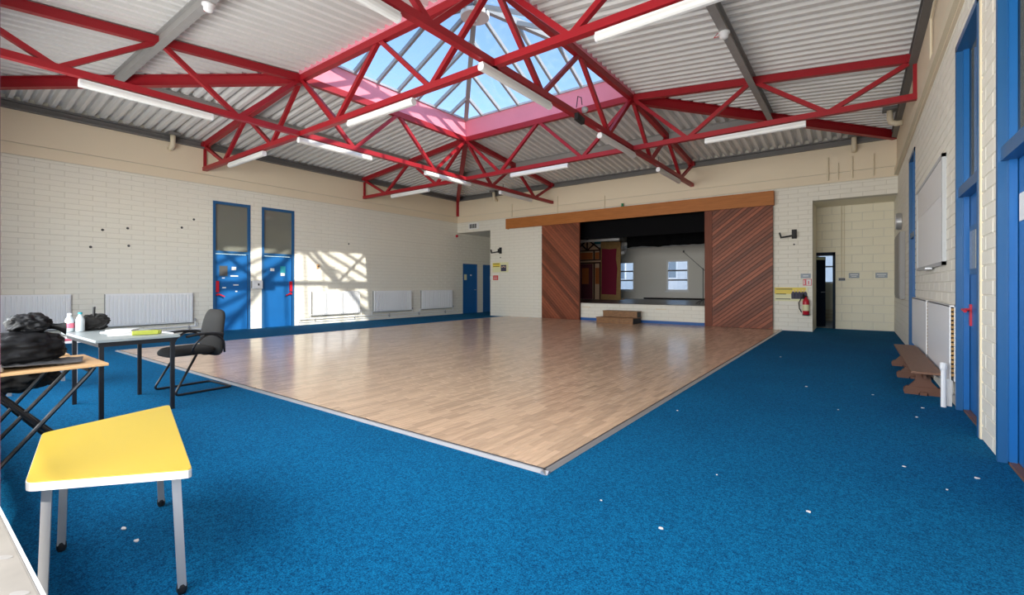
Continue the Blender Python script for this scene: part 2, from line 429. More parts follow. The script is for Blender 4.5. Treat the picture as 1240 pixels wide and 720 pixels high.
for n, q in enumerate(planks):
    if n < 300:
        w_, l_ = round(q[1] - q[0], 4), round(q[3] - q[2], 3); key = (w_, l_)
        if key not in sh_pl:
            mb = MB(); plank_geo(mb, -w_ / 2, w_ / 2, -l_ / 2, l_ / 2); o = mb.build('floor_strip', 'parquet', origin=(0, 0, 0)); sh_pl[key] = o.data
        else: o = bpy.data.objects.new('floor_strip', sh_pl[key]); COL.objects.link(o)
        o.parent = wf; o.location = ((q[0] + q[1]) / 2, (q[2] + q[3]) / 2, 0)
    else: plank_geo(rest, *q)
tag(rest.build('floor_strips_far', 'parquet', wf, recalc=False), kind='stuff')
et = MB()
et.prism([(0, 0), (.038, 0), (.018, .02), (0, .02)], lambda a, b, d: (WX1 + a, d, b), WY0 - .045, WY1)
et.prism([(0, 0), (.038, 0), (.018, .02), (0, .02)], lambda a, b, d: (d, WY0 - a, b), WX0 - .045, WX1 + .045)
et.prism([(0, 0), (.038, 0), (.018, .02), (0, .02)], lambda a, b, d: (WX0 - a, d, b), WY0 - .045, WY1)
eg = MB().box(WX1 - .006, WX1 + .006, WY0 - .006, WY1, .012, .0215).box(WX0, WX1, WY0 - .006, WY0 + .006, .012, .0215)
struct(eg.build('trim_8', 'ink'), 'dark joint line between the hardwood floor and its edging')
struct(et.build('trim_4', 'alu'), 'aluminium edging strip round the hardwood floor')

# ------------------------------------------------------------------ roof: four profiled sheet slopes, unseen skin added to block light
ceil = thing('ceiling', (0, 0, 4.84), 'white corrugated steel roof rising on four slopes to the skylight', None, kind='structure')
def slope(side):
    mb = MB(); per = .2; dep = .10
    W0, W1 = (YF, D) if side in 'lr' else (L, R)
    i0, i1 = (Y1, Y2) if side in 'lr' else (X1, X2)
    e0 = {'l': L, 'r': R, 'b': D, 'f': YF}[side]; e1 = {'l': X1, 'r': X2, 'b': Y2, 'f': Y1}[side]
    def reach(s):
        if s < i0: return (s - W0) / (i0 - W0)
        if s > i1: return (W1 - s) / (W1 - i1)
        return 1.0
    prof = [(0, 0), (.075, 0), (.1, dep), (.175, dep), (.2, 0)]
    pts = []; s = W0
    while s < W1:
        for a, d in prof[:-1]:
            if s + a < W1: pts.append((s + a, d))
        s += per
    pts.append((W1, 0))
    for brk in (i0, i1):
        for k in range(len(pts) - 1):
            if pts[k][0] < brk < pts[k + 1][0]:
                t = (brk - pts[k][0]) / (pts[k + 1][0] - pts[k][0]); pts.insert(k + 1, (brk, pts[k][1] + t * (pts[k + 1][1] - pts[k][1]))); break
    def P(s, t, d):
        q = e0 + (e1 - e0) * t; z = ROOF_W + (ROOF_L - ROOF_W) * t + d
        return (q, s, z) if side in 'lr' else (s, q, z)
    i = len(mb.v)
    for s, d in pts:
        t = max(0, min(1, reach(s))); mb.v += [P(s, 0, d), P(s, t, d)]
    for k in range(len(pts) - 1): mb.f.append((i + 2 * k, i + 2 * k + 1, i + 2 * k + 3, i + 2 * k + 2))
    mb.build('roof_sheet', 'sheet', ceil, recalc=False)
    o = MB().face([P(W0, 0, .105), P(W1, 0, .105), P(i1, 1, .105), P(i0, 1, .105)]); o.build('light_leak_cover', 'plate_grey', ceil, recalc=False)  # unseen plane added above the sheets to stop light leaking in
for sd_ in 'lrbf': slope(sd_)

# ------------------------------------------------------------------ roof trusses (one object each, every member a part)
def truss(axis, c, label):
    s0, s1, b1, b2 = (L + .02, R - .02, X1, X2) if axis == 'x' else (YF + .02, D - .02, Y1, Y2)
    P = (lambda s, z: (s, c, z)) if axis == 'x' else (lambda s, z: (c, s, z))
    t = thing('roof_truss', P((s0 + s1) / 2, ZB), label, 'roof truss', 'red roof trusses')
    def top(s):
        if s < b1: return ZW + (ZL - ZW) * (s - s0) / (b1 - s0)
        if s > b2: return ZW + (ZL - ZW) * (s1 - s) / (s1 - b2)
        return ZL
    for a, b in ((s0, b1), (b1, b2), (b2, s1)):
        MB().bar(P(a, top(a)), P(b, top(b)), .10, .13).build('top_chord', 'red', t)
        m = (a + b) / 2; q1 = a + (b - a) / 4; q3 = a + 3 * (b - a) / 4
        for p, q in (((a, top(a)), (q1, ZB)), ((q1, ZB), (m, top(m))), ((m, top(m)), (q3, ZB)), ((q3, ZB), (b, top(b)))):
            MB().bar(P(p[0], p[1]), P(q[0], q[1]), .072, .072).build('web_member', 'red', t)
    MB().bar(P(s0, ZB), P(s1, ZB), .10, .095).build('bottom_chord', 'red', t)
    for s in ((s0 + .03, s1 - .03) if axis == 'x' else (s0 + .03,)): MB().bar(P(s, ZB - .04), P(s, top(s)), .06, .06).build('end_post', 'red', t)
    for s in (s0 + .06, s1 - .06):
        p = P(s, ZW); MB().box(p[0] - .09, p[0] + .09, p[1] - .09, p[1] + .09, ZW - .06, ZW + .07).build('end_plate', 'red', t)
    return t
truss('x', Y1, 'red lattice roof truss spanning wall to wall on the skylight side away from the stage')
truss('x', Y2, 'red lattice roof truss spanning wall to wall on the stage side of the skylight')
truss('y', X1, 'red lattice roof truss running to the stage wall, on the twin blue doors side')
truss('y', X2, 'red lattice roof truss running to the stage wall, on the whiteboard side')
for (cx, cy), (lx, ly), lb in (((L, D), (X1, Y2), 'between the side passage corner and the skylight'), ((R, D), (X2, Y2), 'between the recess corner and the skylight'),
                               ((L, YF), (X1, Y1), 'on the twin door side, running away from the stage'), ((R, YF), (X2, Y1), 'on the whiteboard side, running away from the stage')):
    dx = .06 if cx < 0 else -.06; dy = -.06 if cy > 1 else .06
    h = thing('hip_beam', (cx + dx, cy + dy, 4.0), 'red steel hip beam ' + lb, 'beam', 'red hip beams')
    MB().ibeam((cx + dx, cy + dy, 4.73), (lx, ly, 5.22), .12, .2).build('beam_section', 'red', h)
    if cx < 0: MB().box(cx + dx - .05, cx + dx + .05, cy + dy - .05, cy + dy + .05, 4.05, 4.75).build('corner_post', 'red', h)
zm = (ROOF_W + ROOF_L) / 2
for p, q, lb in ((((L + X1) / 2, (YF + Y1) / 2), ((L + X1) / 2, (D + Y2) / 2), 'over the twin blue doors side'), (((R + X2) / 2, (YF + Y1) / 2), ((R + X2) / 2, (D + Y2) / 2), 'over the whiteboard side'),
                 (((L + X1) / 2, (D + Y2) / 2), ((R + X2) / 2, (D + Y2) / 2), 'over the stage side'), (((L + X1) / 2, (YF + Y1) / 2), ((R + X2) / 2, (YF + Y1) / 2), 'on the roof slope facing the stage')):
    tag(MB().ibeam((*p, zm - .1), (*q, zm - .1), .11, .19).build('purlin', 'steel_grey'), 'grey steel purlin under the corrugated roof ' + lb, 'purlin', 'grey purlins')

# ------------------------------------------------------------------ skylight lantern
sky_l = thing('window_1', ((X1 + X2) / 2, (Y1 + Y2) / 2, 5.3), 'pyramid glass skylight with red upstand, sunlight coloured in as pink, in the roof centre', None, kind='structure')
ZU = 5.76; AP = 6.98; xc, yc = (X1 + X2) / 2, (Y1 + Y2) / 2
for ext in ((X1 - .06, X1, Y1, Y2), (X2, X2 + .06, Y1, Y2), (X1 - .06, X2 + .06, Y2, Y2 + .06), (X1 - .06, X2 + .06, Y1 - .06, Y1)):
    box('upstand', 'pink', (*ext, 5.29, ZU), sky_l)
for ext in ((X1 - .08, X1 + .04, Y1, Y2), (X2 - .04, X2 + .08, Y1, Y2), (X1, X2, Y2 - .04, Y2 + .08), (X1, X2, Y1 - .08, Y1 + .04)):
    box('glazing_curb', 'alu', (*ext, ZU, ZU + .05), sky_l)
cors = [(X1, Y1), (X2, Y1), (X2, Y2), (X1, Y2)]; apex = Vector((xc, yc, AP)); ZG = ZU + .05
for k in range(4):
    a = Vector((*cors[k], ZG)); b = Vector((*cors[(k + 1) % 4], ZG)); mid = (a + b) / 2
    MB().bar(a, apex, .11, .13).build('hip_bar', 'bar_grey', sky_l)
    n = 8
    def upto(t):  # point on hip above base parameter t
        base = a.lerp(b, t); q = 2 * min(t, 1 - t); return base + (apex - mid) * q
    for j in range(n):
        t0, t1 = j / n, (j + 1) / n
        p = [a.lerp(b, t0), a.lerp(b, t1), upto(t1), upto(t0)]
        if j == 0: p = p[:3]
        if j == n - 1: p = [p[0], p[1], p[3]]
        MB().face(p).build('pane', 'glazing', sky_l, recalc=False)
        if j: MB().bar(a.lerp(b, t0) - Vector((0, 0, .02)), upto(t0) - Vector((0, 0, .02)), .06, .085).build('glazing_bar', 'bar_grey', sky_l)
MB().lathe([(.29, 6.70), (.30, 6.72), (.30, 6.78), (.1, 6.9)], (xc, yc, 0), 24).build('apex_disc', 'white_matt', sky_l)
MB().box(xc - .03, xc + .03, yc - .03, yc + .03, 6.6, 6.95).build('apex_boss', 'alu', sky_l)

# ------------------------------------------------------------------ strip lights hung under the trusses
def strip_light(loc, label):
    t = thing('strip_light', loc, label, 'light', 'fluorescent strip lights'); x, y, z = loc; hl = .84
    box('spine', 'white', (x - hl, x + hl, y - .035, y + .035, z + .075, z + .105), t)
    P = [(-.045, .075), (-.05, .045), (-.042, .015), (-.022, 0), (.022, 0), (.042, .015), (.05, .045), (.045, .075)]
    MB().prism(P, lambda a, b, d: (x + d, y + a, z + b), -hl + .03, hl - .03).build('diffuser', 'tube', t)
    for s in (-1, 1):
        MB().prism([(a * 1.06, b * 1.03 - .001) for a, b in P], lambda a, b, d: (x + d, y + a, z + b), s * hl - .015 - s * .015, s * hl + .015 - s * .015).build('end_cap', 'white', t)
        MB().tube([(x + s * .5, y, z + .105), (x + s * .5, y, z + .135)], .006, 6).build('hanger', 'steel_grey', t)
    return t
ZT = 3.975
bx = [(L + X1) / 2, (X1 + X2) / 2, (X2 + R) / 2]
s0 = strip_light((bx[0], Y1, ZT), 'white strip light by the twin blue doors, under the cross truss away from stage')
whx = ('by the twin door wall', 'below the skylight edge', 'by the whiteboard wall')
for y, side in ((Y1, 'under the cross truss away from the stage'), (Y2, 'under the cross truss on the stage side')):
    for k, x in enumerate(bx):
        if k == 0 and y == Y1: continue
        dup(s0, (x, y, ZT), 0, 'white strip light %s, %s' % (whx[k], side))
for X, side, ys in ((X1, 'twin door side truss', (2.45, 5.63, 8.95, 12.0)), (X2, 'whiteboard side truss', (2.4, 5.42, 8.87, 12.09))):
    for y, w in zip(ys, ('at the end away from the stage', 'second from the end away from the stage', 'second from the stage wall', 'closest to the stage wall')):
        dup(s0, (X, y, ZT), pi / 2, 'white strip light, %s, %s' % (side, w))

# ------------------------------------------------------------------ tall blue doors in the twin-door wall
def left_door(n, a, b, hinge, label):
    d = thing('door_%d' % n, (L, (a + b) / 2, 0), label, None, kind='structure'); X = L
    fr = MB().box(X - .1, X + .02, a, a + .06, 0, 3.39).box(X - .1, X + .02, b - .06, b, 0, 3.39).box(X - .1, X + .02, a + .06, b - .06, 3.32, 3.39).box(X - .1, X + .02, a + .06, b - .06, 2.03, 2.10)
    fr.build('door_frame', 'blue_frame', d)
    leaf = box('door_leaf', 'blue', (X - .07, X - .02, a + .066, b - .066, .01, 2.02), d, .004)
    box('pane', 'glass_dark', (X - .05, X - .035, a + .06, b - .06, 2.10, 3.32), d)
    if n == 1:
        box('vision_frame', 'blue_frame', (X - .021, X - .012, a + .14, a + .37, 1.42, 1.73), leaf)
        box('vision_pane', 'ink', (X - .014, X - .009, a + .16, a + .35, 1.445, 1.705), leaf)
        for y0, y1, z0, z1 in ((.46, .57, 1.60, 1.69), (.43, .62, 1.43, 1.46), (.22, .29, 1.38, 1.40), (.5, .63, 1.19, 1.22), (.23, .32, 1.12, 1.15), (.55, .6, 1.02, 1.05)):
            box('notice', 'white_matt', (X - .021, X - .018, a + y0, a + y1, z0, z1), leaf)
    else:
        box('notice', 'white_matt', (X - .021, X - .017, a + .25, a + .36, 1.6, 1.68), leaf)
        nb = box('notice', 'teal', (X - .021, X - .017, a + .53, a + .68, 1.52, 1.75), leaf); box('notice_text', 'white_matt', (X - .017, X - .015, a + .54, a + .66, 1.47, 1.55), nb)
    y = a + .10 if hinge < 0 else b - .10
    hb = MB().box(X - .02, X + .03, y - .035, y + .035, 1.02, 1.31); hb.build('panic_bolt', 'red_plastic', leaf)
    MB().bar((X + .03, y, .98), (X + .05, y - hinge * .16, .90), .03, .03).tube([(X - .02, y, .95), (X + .04, y, .95)], .025, 8).build('push_arm', 'red_plastic', leaf)
    return d
left_door(1, *DOORS_L[0], -1, 'tall blue door with square vision panel and several notices, glazed above')
left_door(2, *DOORS_L[1], 1, 'tall blue door with a teal notice, glazed above, beside the passage-end radiators')
cb = thing('call_box', (L, 6.13, 1.1), 'white electric control box between the twin blue doors', 'box')
box('case', 'white', (L, L + .08, 6.0, 6.27, 1.1, 1.33), cb, .008); box('button', 'ink', (L + .08, L + .086, 6.14, 6.18, 1.19, 1.25), cb); box('side_plate', 'leg_grey', (L, L + .06, 5.99, 6.0, 1.12, 1.31), cb)
for n, (a, b), lb in ((3, (14.55, 15.46), 'plain blue door with a small pale notice in the side passage'), (4, (15.86, 16.75), 'plain blue door at the far end of the side passage')):
    d = thing('door_%d' % n, (L, (a + b) / 2, 0), lb, None, kind='structure')
    MB().box(L - .1, L + .015, a, a + .04, 0, 2.11).box(L - .1, L + .015, b - .04, b, 0, 2.11).box(L - .1, L + .015, a, b, 2.07, 2.11).build('door_frame', 'blue', d)
    lf = box('door_leaf', 'blue', (L - .06, L - .015, a + .04, b - .04, .005, 2.07), d)
    if n == 3: box('notice', 'label_pale', (L - .015, L - .012, a + .1, a + .26, 1.42, 1.66), lf); box('notice', 'white_matt', (L - .015, L - .012, a + .48, a + .58, 1.6, 1.66), lf)
    MB().tube([(L - .015, b - .1, 1.0), (L + .04, b - .1, 1.0), (L + .04, b - .22, 1.0)], .011, 6).build('door_handle', 'alu', lf)
th = thing('thermostat', (L, 7.95, 1.72), 'small wooden-backed sounder fixed above the sunlit radiator', 'sounder')
box('case', 'wood_desk', (L + .005, L + .05, 7.92, 7.99, 1.72, 1.84), th, .006); MB().lathe([(.03, 0), (.022, .03)], (L + .05, 7.955, 1.78), 12, 'x').build('bell', 'ink', th)
for y, z in ((2.86, 2.42), (2.66, 2.03), (3.3, 2.5), (3.32, 2.1), (4.36, 2.62), (4.62, 2.85), (9.05, 2.55)):
    tag(MB().lathe([(.028, 0), (.02, .012), (.008, .02)], (L + .006, y, z), 10, 'x').build('wall_plug', 'ink'), 'small dark fixing plug left in the cream wall by the twin doors', 'fixing', 'old fixings on the twin door wall')
al = thing('fire_alarm', (L, 14.28, 3.2), 'red fire alarm sounder beside the passage opening', 'alarm')
MB().lathe([(.055, 0), (.055, .05), (.03, .07)], (L + .005, 14.16, 3.24), 14, 'x').build('sounder', 'red_plastic', al)

# ------------------------------------------------------------------ doors of the whiteboard wall
def right_door(n, a, b, label):
    d = thing('door_%d' % n, (R, (a + b) / 2, 0), label, None, kind='structure'); X = R
    MB().box(X - .02, X + .16, a, a + .045, 0, 3.5).box(X - .02, X + .16, b - .045, b, 0, 3.5).box(X - .02, X + .16, a, b, 3.44, 3.5).build('door_frame', 'blue_frame', d)
    box('transom', 'blue_frame', (X - .005, X + .15, a + .045, b - .045, 2.04, 2.13), d)
    box('stop_bead', 'blue', (X + .03, X + .07, b - .075, b - .045, 0, 3.44), d)
    leaf = box('door_leaf', 'blue', (X + .075, X + .12, a + .05, b - .05, .02, 2.04), d, .003)
    box('pane', 'glass_dark', (X + .085, X + .1, a + .05, b - .05, 2.13, 3.44), d)
    box('threshold', 'wood_bench', (X + .03, X + .12, a + .045, b - .045, 0, .018), d)
    box('backing', 'navy', (X + .2, X + .25, a, b, 0, 3.5), d)
    return d, leaf
d, leaf = right_door(5, *DOORS_R[0], 'tall blue door with a small vision panel and red handle near the bench')
X = R + .075; a, b = DOORS_R[0]
box('vision_frame', 'blue_frame', (X - .012, X, b - .46, b - .12, 1.30, 1.75), leaf); box('vision_pane', 'glass_dark', (X - .016, X - .01, b - .42, b - .16, 1.35, 1.70), leaf)
box('notice', 'label_pale', (X - .006, X, b - .75, b - .5, 1.6, 1.82), leaf)
MB().box(X - .012, X, b - .15, b - .09, .82, 1.02).tube([(X, b - .12, .97), (X - .06, b - .12, .97), (X - .06, b - .26, .96)], .013, 8).build('door_handle', 'red_plastic', leaf)
d, leaf = right_door(6, *DOORS_R[1], 'tall blue door with a white notice, beside the white painted pier')
a, b = DOORS_R[1]; box('notice', 'white_matt', (X - .005, X, b - .62, b - .11, 1.62, 1.80), leaf)
for k in range(3): box('letter_mark', 'white_matt', (X - .004, X, b - .3, b - .24, 1.30 + k * .05, 1.325 + k * .05), leaf)
right_door(7, *DOORS_R[2], 'tall blue door partly hidden behind the white radiators, nearest the recess')
struct(MB().box(R - .016, R, 5.085, 5.13, 0, 3.77).build('trim_5', 'cream_pipe'), 'cream vertical cover strip beside the blue door with red handle')

# ------------------------------------------------------------------ radiators
def radiator(loc, n, w, label):
    """against the X=L wall, centre at loc; ribs face +X"""
    t = thing('panel_radiator', loc, label, 'radiator', 'panel radiators'); x, y, z = loc
    mb = MB().box(x + .04, x + .07, y - w / 2, y + w / 2, .28, 1.0)
    p = w / n
    for k in range(n):
        y0 = y - w / 2 + k * p
        mb.prism([(y0 + .10 * p, .06), (y0 + .22 * p, .098), (y0 + .78 * p, .098), (y0 + .90 * p, .06)], lambda a, b, d: (x + b, a, d), .305, .975)
    mb.build('panel', 'rad_white', t)
    box('top_grille', 'rad_white', (x + .01, x + .07, y - w / 2, y + w / 2, 1.0, 1.008), t)
    for s in (-1, 1):
        box('side_cover', 'steel_grey' if s < 0 else 'rad_white', (x, x + .07, y + s * w / 2 - .006, y + s * w / 2 + .006, .29, 1.0), t)
        MB().tube([(x + .05, y + s * w / 2, .30), (x + .05, y + s * (w / 2 + .06), .30), (x + .05, y + s * (w / 2 + .06), .18)], .011, 8).build('pipe_tail', 'rad_white', t)
    MB().lathe([(.018, 0), (.022, .02), (.022, .06), (.015, .07)], (x + .05, y + w / 2 + .06, .30), 10).build('valve', 'leg_grey', t)
    MB().box(x + .035, x + .075, y - w / 2 - .02, y + w / 2 + .02, .262, .275).build('flow_pipe', 'plate_grey', t)
    for s in (-.3, .3): box('wall_bracket', 'rad_white', (x, x + .04, y + s * w - .02, y + s * w + .02, .32, .96), t)
    return t
ra = radiator((L + .008, 3.73, 0), 23, 1.68, 'white ribbed radiator behind the grey table, beside the door with vision panel')
dup(ra, (L + .008, 1.49, 0), None, 'white ribbed radiator behind the black rubbish sacks')
for y, lb in ((8.59, 'white ribbed radiator next to the door with a teal notice, catching the sun'), (10.82, 'white ribbed radiator in the middle of the three towards the passage'), (13.0, 'white ribbed radiator closest to the side passage')):
    dup(ra, (L + .008, y, 0), None, lb)
for y0, y1, lb in ((7.36, 14.2, 'white heating pipes along the skirting under the three radiators'), (2.6, 4.98, 'white heating pipes along the skirting behind the grey table')):
    t = thing('heating_pipes', (L, (y0 + y1) / 2, 0), lb, 'pipes')
    for k, z in enumerate((.09, .17)): MB().tube([(L + .03 + .02 * k, y0, z - .07), (L + .03 + .02 * k, y0, z), (L + .03 + .02 * k, y1 - k * .3, z + .01), (L + .03 + .02 * k, y1 - k * .3, z + .09)], .014, 8).build('pipe', 'white', t)
    y = y0 + .5
    while y < y1: box('pipe_clip', 'leg_grey', (L + .007, L + .07, y - .01, y + .01, .07, .2), t); y += 1.4
def cover_rad(y0, y1, label):
    t = thing('flat_radiator', (R, (y0 + y1) / 2, 0), label, 'radiator', 'flat radiators'); x = R - .052
    box('front_panel', 'rad_white', (x, x + .012, y0, y1, .25, 1.0), t, .004); box('rear_panel', 'rad_white', (R - .016, R - .007, y0, y1, .25, 1.0), t)
    box('top_grille', 'white', (x, R - .007, y0, y1, .985, 1.0), t)
    fins = MB(); n = 16
    for k in range(n): z = .3 + k * .043; fins.box(x + .012, R - .016, y0 + .002, y0 + .03, z, z + .026)
    fins.build('side_grille', 'hessian', t)
    MB().tube([(x + .02, y0 + .05, .25), (x + .02, y0 + .05, .12), (R - .03, y0 + .25, .1)], .014, 8).build('pipe_tail', 'white', t)
    return t
cover_rad(6.27, 8.03, 'flat white double radiator on the whiteboard wall, right by the blue door with red handle')
cover_rad(8.2, 10.12, 'flat white double radiator on the whiteboard wall, further along towards the recess')
t = thing('heating_pipes', (R - .05, 6.26, 0), 'white vertical heating pipes on the carpet beside the bench end', 'pipes')
MB().tube([(R - .1, 6.22, 0), (R - .1, 6.22, .36)], .022, 10).build('pipe', 'white', t); MB().tube([(R - .05, 6.3, 0), (R - .05, 6.3, .25), (R - .08, 7.6, .16)], .022, 10).build('pipe', 'white', t)
MB().lathe([(.024, .36), (.03, .38), (.03, .43), (.02, .44)], (R - .1, 6.22, 0), 10).build('valve', 'white', t)

# ------------------------------------------------------------------ whiteboard wall fittings
wb = thing('whiteboard', (R, 8.2, 1.42), 'large white board in an aluminium frame above the flat radiators', 'whiteboard')
box('board', 'white', (R - .03, R - .006, 6.88, 9.54, 1.44, 2.62), wb)
for ext in ((6.86, 6.9, 1.42, 2.64), (9.52, 9.56, 1.42, 2.64), (6.86, 9.56, 1.42, 1.46), (6.86, 9.56, 2.6, 2.64)): box('frame_rail', 'lam_grey', (R - .042, R - .004, *ext), wb)
box('top_reflection', 'lam_white', (R - .034, R - .03, 6.9, 9.52, 2.2, 2.6), wb); box('pen_tray', 'alu', (R - .1, R - .03, 7.8, 8.5, 1.40, 1.42), wb)  # reflection on the upper board, put in as a thin duller panel
nb = thing('notice_board', (R, 12.9, .92), 'grey shallow cabinet on the wall under the round clock', 'cabinet')
box('case', 'steel_grey', (R - .09, R - .007, 12.15, 13.6, .92, 2.28), nb, .004); box('front', 'steel_grey', (R - .1, R - .09, 12.2, 13.55, .97, 2.23), nb)
ck = thing('wall_clock', (R, 13.1, 2.58), 'round grey wall clock above the grey cabinet', 'clock')
MB().lathe([(.17, 0), (.18, .02), (.18, .09), (.16, .1)], (R - .105, 13.1, 2.58), 28, 'x').build('case', 'alu', ck); MB().lathe([(.155, 0), (.155, .004)], (R - .11, 13.1, 2.58), 28, 'x').build('dial', 'white', ck)

# ------------------------------------------------------------------ stage
st = MB().box(-10.3, -1.5, D + .25, 20.2, .45, .59)
struct(st.build('floor_stage', 'stage_floor'), 'dark grey stage floor')
struct(MB().box(-7.62, -3.5, D - .012, D - .006, 0, .10).build('baseboard_stage', 'blue_skirt'), 'blue skirting under the stage front')
tag(box('vent_slot', 'cream_pipe', (-5.0, -4.68, D - .03, D - .005, .44, .475)), 'small cream vent bar on the stage front beyond the steps', 'vent', 'stage front vents')
tag(box('vent_slot', 'cream_pipe', (-7.55, -7.25, D - .03, D - .005, .44, .475)), 'small cream vent bar on the stage front beside the sliding door', 'vent', 'stage front vents')
RW = 20.2; WIN = [(-8.95, -8.1), (-6.64, -5.7)]
rw = MB(); xs = [-10.3, -8.95, -8.1, -6.64, -5.7, -1.5]
for k in range(5):
    if k in (1, 3): rw.box(xs[k], xs[k + 1], RW, RW + .25, 0, .95); rw.box(xs[k], xs[k + 1], RW, RW + .25, 2.27, 3.8)
    else: rw.box(xs[k], xs[k + 1], RW, RW + .25, 0, 3.8)
struct(rw.build('wall_stage_rear', 'stage_wall'), 'grey wall with two windows at the back of the stage')
struct(MB().box(-10.45, -10.3, D + .25, RW, 0, 3.8).build('wall_stage_left', 'stage_wall'), 'grey side wall of the stage')
struct(MB().box(-1.5, -1.4, D + .25, RW, 0, 3.8).build('wall_stage_right', 'stage_wall'), 'grey side wall of the stage by the recess')
struct(MB().box(-10.45, -1.4, D + .25, RW + .25, 3.7, 3.8).build('ceiling_stage', 'stage_black'), 'black ceiling over the stage')
struct(MB().box(-10.3, -1.5, 18.6, RW, 2.86, 3.0).build('trim_6', 'white_matt'), 'white soffit along the back of the stage')
for n, (a, b) in zip((2, 3), WIN):
    w = thing('window_%d' % n, ((a + b) / 2, RW, .95), ('stage window beside the painted scenery' if n == 2 else 'stage window in the clear part of the rear wall') + ', white three-light frame', None, kind='structure')
    MB().box(a, a + .06, RW + .04, RW + .12, .95, 2.27).box(b - .06, b, RW + .04, RW + .12, .95, 2.27).box(a + .06, b - .06, RW + .04, RW + .12, .95, 1.01).box(a + .06, b - .06, RW + .04, RW + .12, 2.21, 2.27).build('window_frame', 'white', w)
    for z in (1.42, 1.83): box('glazing_rail', 'plate_grey', (a + .06, b - .06, RW + .04, RW + .12, z - .03, z + .03), w)
    for z0, z1 in ((1.01, 1.39), (1.45, 1.80), (1.86, 2.21)): MB().face([(a + .06, RW + .08, z0), (b - .06, RW + .08, z0), (b - .06, RW + .08, z1), (a + .06, RW + .08, z1)]).build('pane', 'glazing', w, recalc=False)
    box('window_sill', 'white', (a - .04, b + .04, RW - .05, RW + .04, .90, .95), w)
# black borders over the stage
tag(box('stage_border', 'stage_black', (-9.6, -2.6, 14.78, 14.82, 2.82, 3.69)), 'straight black cloth border hanging just inside the stage opening', 'curtain', 'black stage borders')
mb = MB(); n = 60
def bor(u, v):
    x = -7.1 + 4.5 * u; zb = 2.64 + .05 * noise.noise((x * 1.3, 0, 0)) + .03 * noise.noise((x * 4, 3, 0)); z = 3.69 + (zb - 3.69) * v
    return (x, 17.0 + .06 * sin(x * 5) * v + .03 * sin(x * 11), z)
mb.grid(bor, 90, 6); o = mb.build('stage_border', 'stage_black', smooth=True, recalc=False); o.modifiers.new('solid', 'SOLIDIFY').thickness = .012
tag(o, 'black cloth border with a ragged wavy hem deeper over the stage', 'curtain', 'black stage borders')
sl = thing('stage_batten', (-8.2, 16.2, 2.86), 'pale light batten hanging behind the straight black border', 'batten')
box('housing', 'white_matt', (-9.6, -7.05, 16.15, 16.25, 2.86, 2.95), sl); 
for x in (-9.3, -7.4): MB().tube([(x, 16.2, 2.95), (x, 16.2, 3.7)], .012, 6).build('hanger', 'steel_grey', sl)
# painted scenery
TY = 18.4
tf = thing('scenery_house', (-9.3, TY, .59), 'painted timber-framed house front standing on the stage', 'scenery')
def tud(name, m, x0, x1, z0, z1, y0, y1, par=tf): return box(name, m, (x0, x1, TY - y1, TY - y0, z0, z1), par)
tx0, tx1 = -10.05, -8.85
tud('flat', 'tudor_cream', tx0, tx1, .59, 2.75, 0, .03)
MB().prism([(tx0, 2.72), (tx1, 2.72), ((tx0 + tx1) / 2 - .05, 3.18)], lambda a, b, d: (a, TY - d, b), 0, .03).build('gable', 'tudor_cream', tf)
for p, q in (((tx0, 2.72), (-9.5, 3.2)), ((-9.5, 3.2), (tx1, 2.72)), ((-9.5, 2.72), (-9.5, 3.16)), ((-9.5, 2.72), (-9.78, 3.0)), ((-9.5, 2.72), (-9.15, 3.0))):
    MB().bar((p[0], TY - .04, p[1]), (q[0], TY - .04, q[1]), .03, .055).build('timber', 'tudor_brown', tf)
for x in (tx0, -9.2, tx1 - .06): tud('timber', 'tudor_brown', x, x + .06, .59, 2.74, .03, .055)
for z in (2.68, 2.26, 2.14): tud('timber', 'tudor_brown', tx0, tx1, z, z + .06, .03, .056)
tud('lintel_band', 'tudor_cream', tx0, tx1, 2.2, 2.27, .03, .065)
for x0, x1 in ((-9.95, -9.24), (-9.12, -8.93)): tud('painted_light', 'tudor_orange', x0, x1, 2.33, 2.62, .03, .045)
dr = tud('painted_door', 'tudor_plum', -9.95, -9.24, .6, 2.13, .03, .05); tud('painted_light', 'tudor_orange', -9.75, -9.42, 1.25, 1.95, .05, .06, dr)
tud('painted_light', 'tudor_orange', -9.11, -8.93, 1.25, 1.95, .03, .05)
fx = MB().bar((-9.5, TY + .02, .6), (-9.5, TY + .9, .6), .05, .05).bar((-9.5, TY + .9, .6), (-9.5, TY + .02, 2.2), .05, .05); fx.build('brace', 'wood_desk', tf)
tag(box('painted_backdrop', 'teal', (-9.35, -8.65, 18.75, 18.8, .59, 3.12)), 'dark teal scenery flat showing behind the painted house gable', 'scenery')
bn = thing('scenery_screen', (-8.3, 18.1, .59), 'tall hessian-edged screen with dark red cloth on the stage', 'scenery')
MB().prism([(-8.72 + .0, .59), (-7.83, .59), (-7.83, 3.0), (-8.72, 3.05)], lambda a, b, d: (a, d, b), 18.08, 18.12).build('frame_panel', 'hessian', bn)
poly = [(-8.68, .82), (-8.02, .8), (-8.0, 1.4), (-7.97, 1.9), (-8.03, 2.3), (-8.0, 2.72), (-8.3, 2.7), (-8.66, 2.74)]
MB().prism(poly, lambda a, b, d: (a, d, b), 18.06, 18.08).build('cloth', 'maroon', bn)
for x in (-8.68, -7.9): MB().bar((x, 18.12, .61), (x, 18.6, .61), .04, .04).build('foot', 'wood_desk', bn)
sp = thing('stage_lamp', (-7.75, 18.0, 2.6), 'small pale stage lamp hanging by the dark red screen', 'lamp')
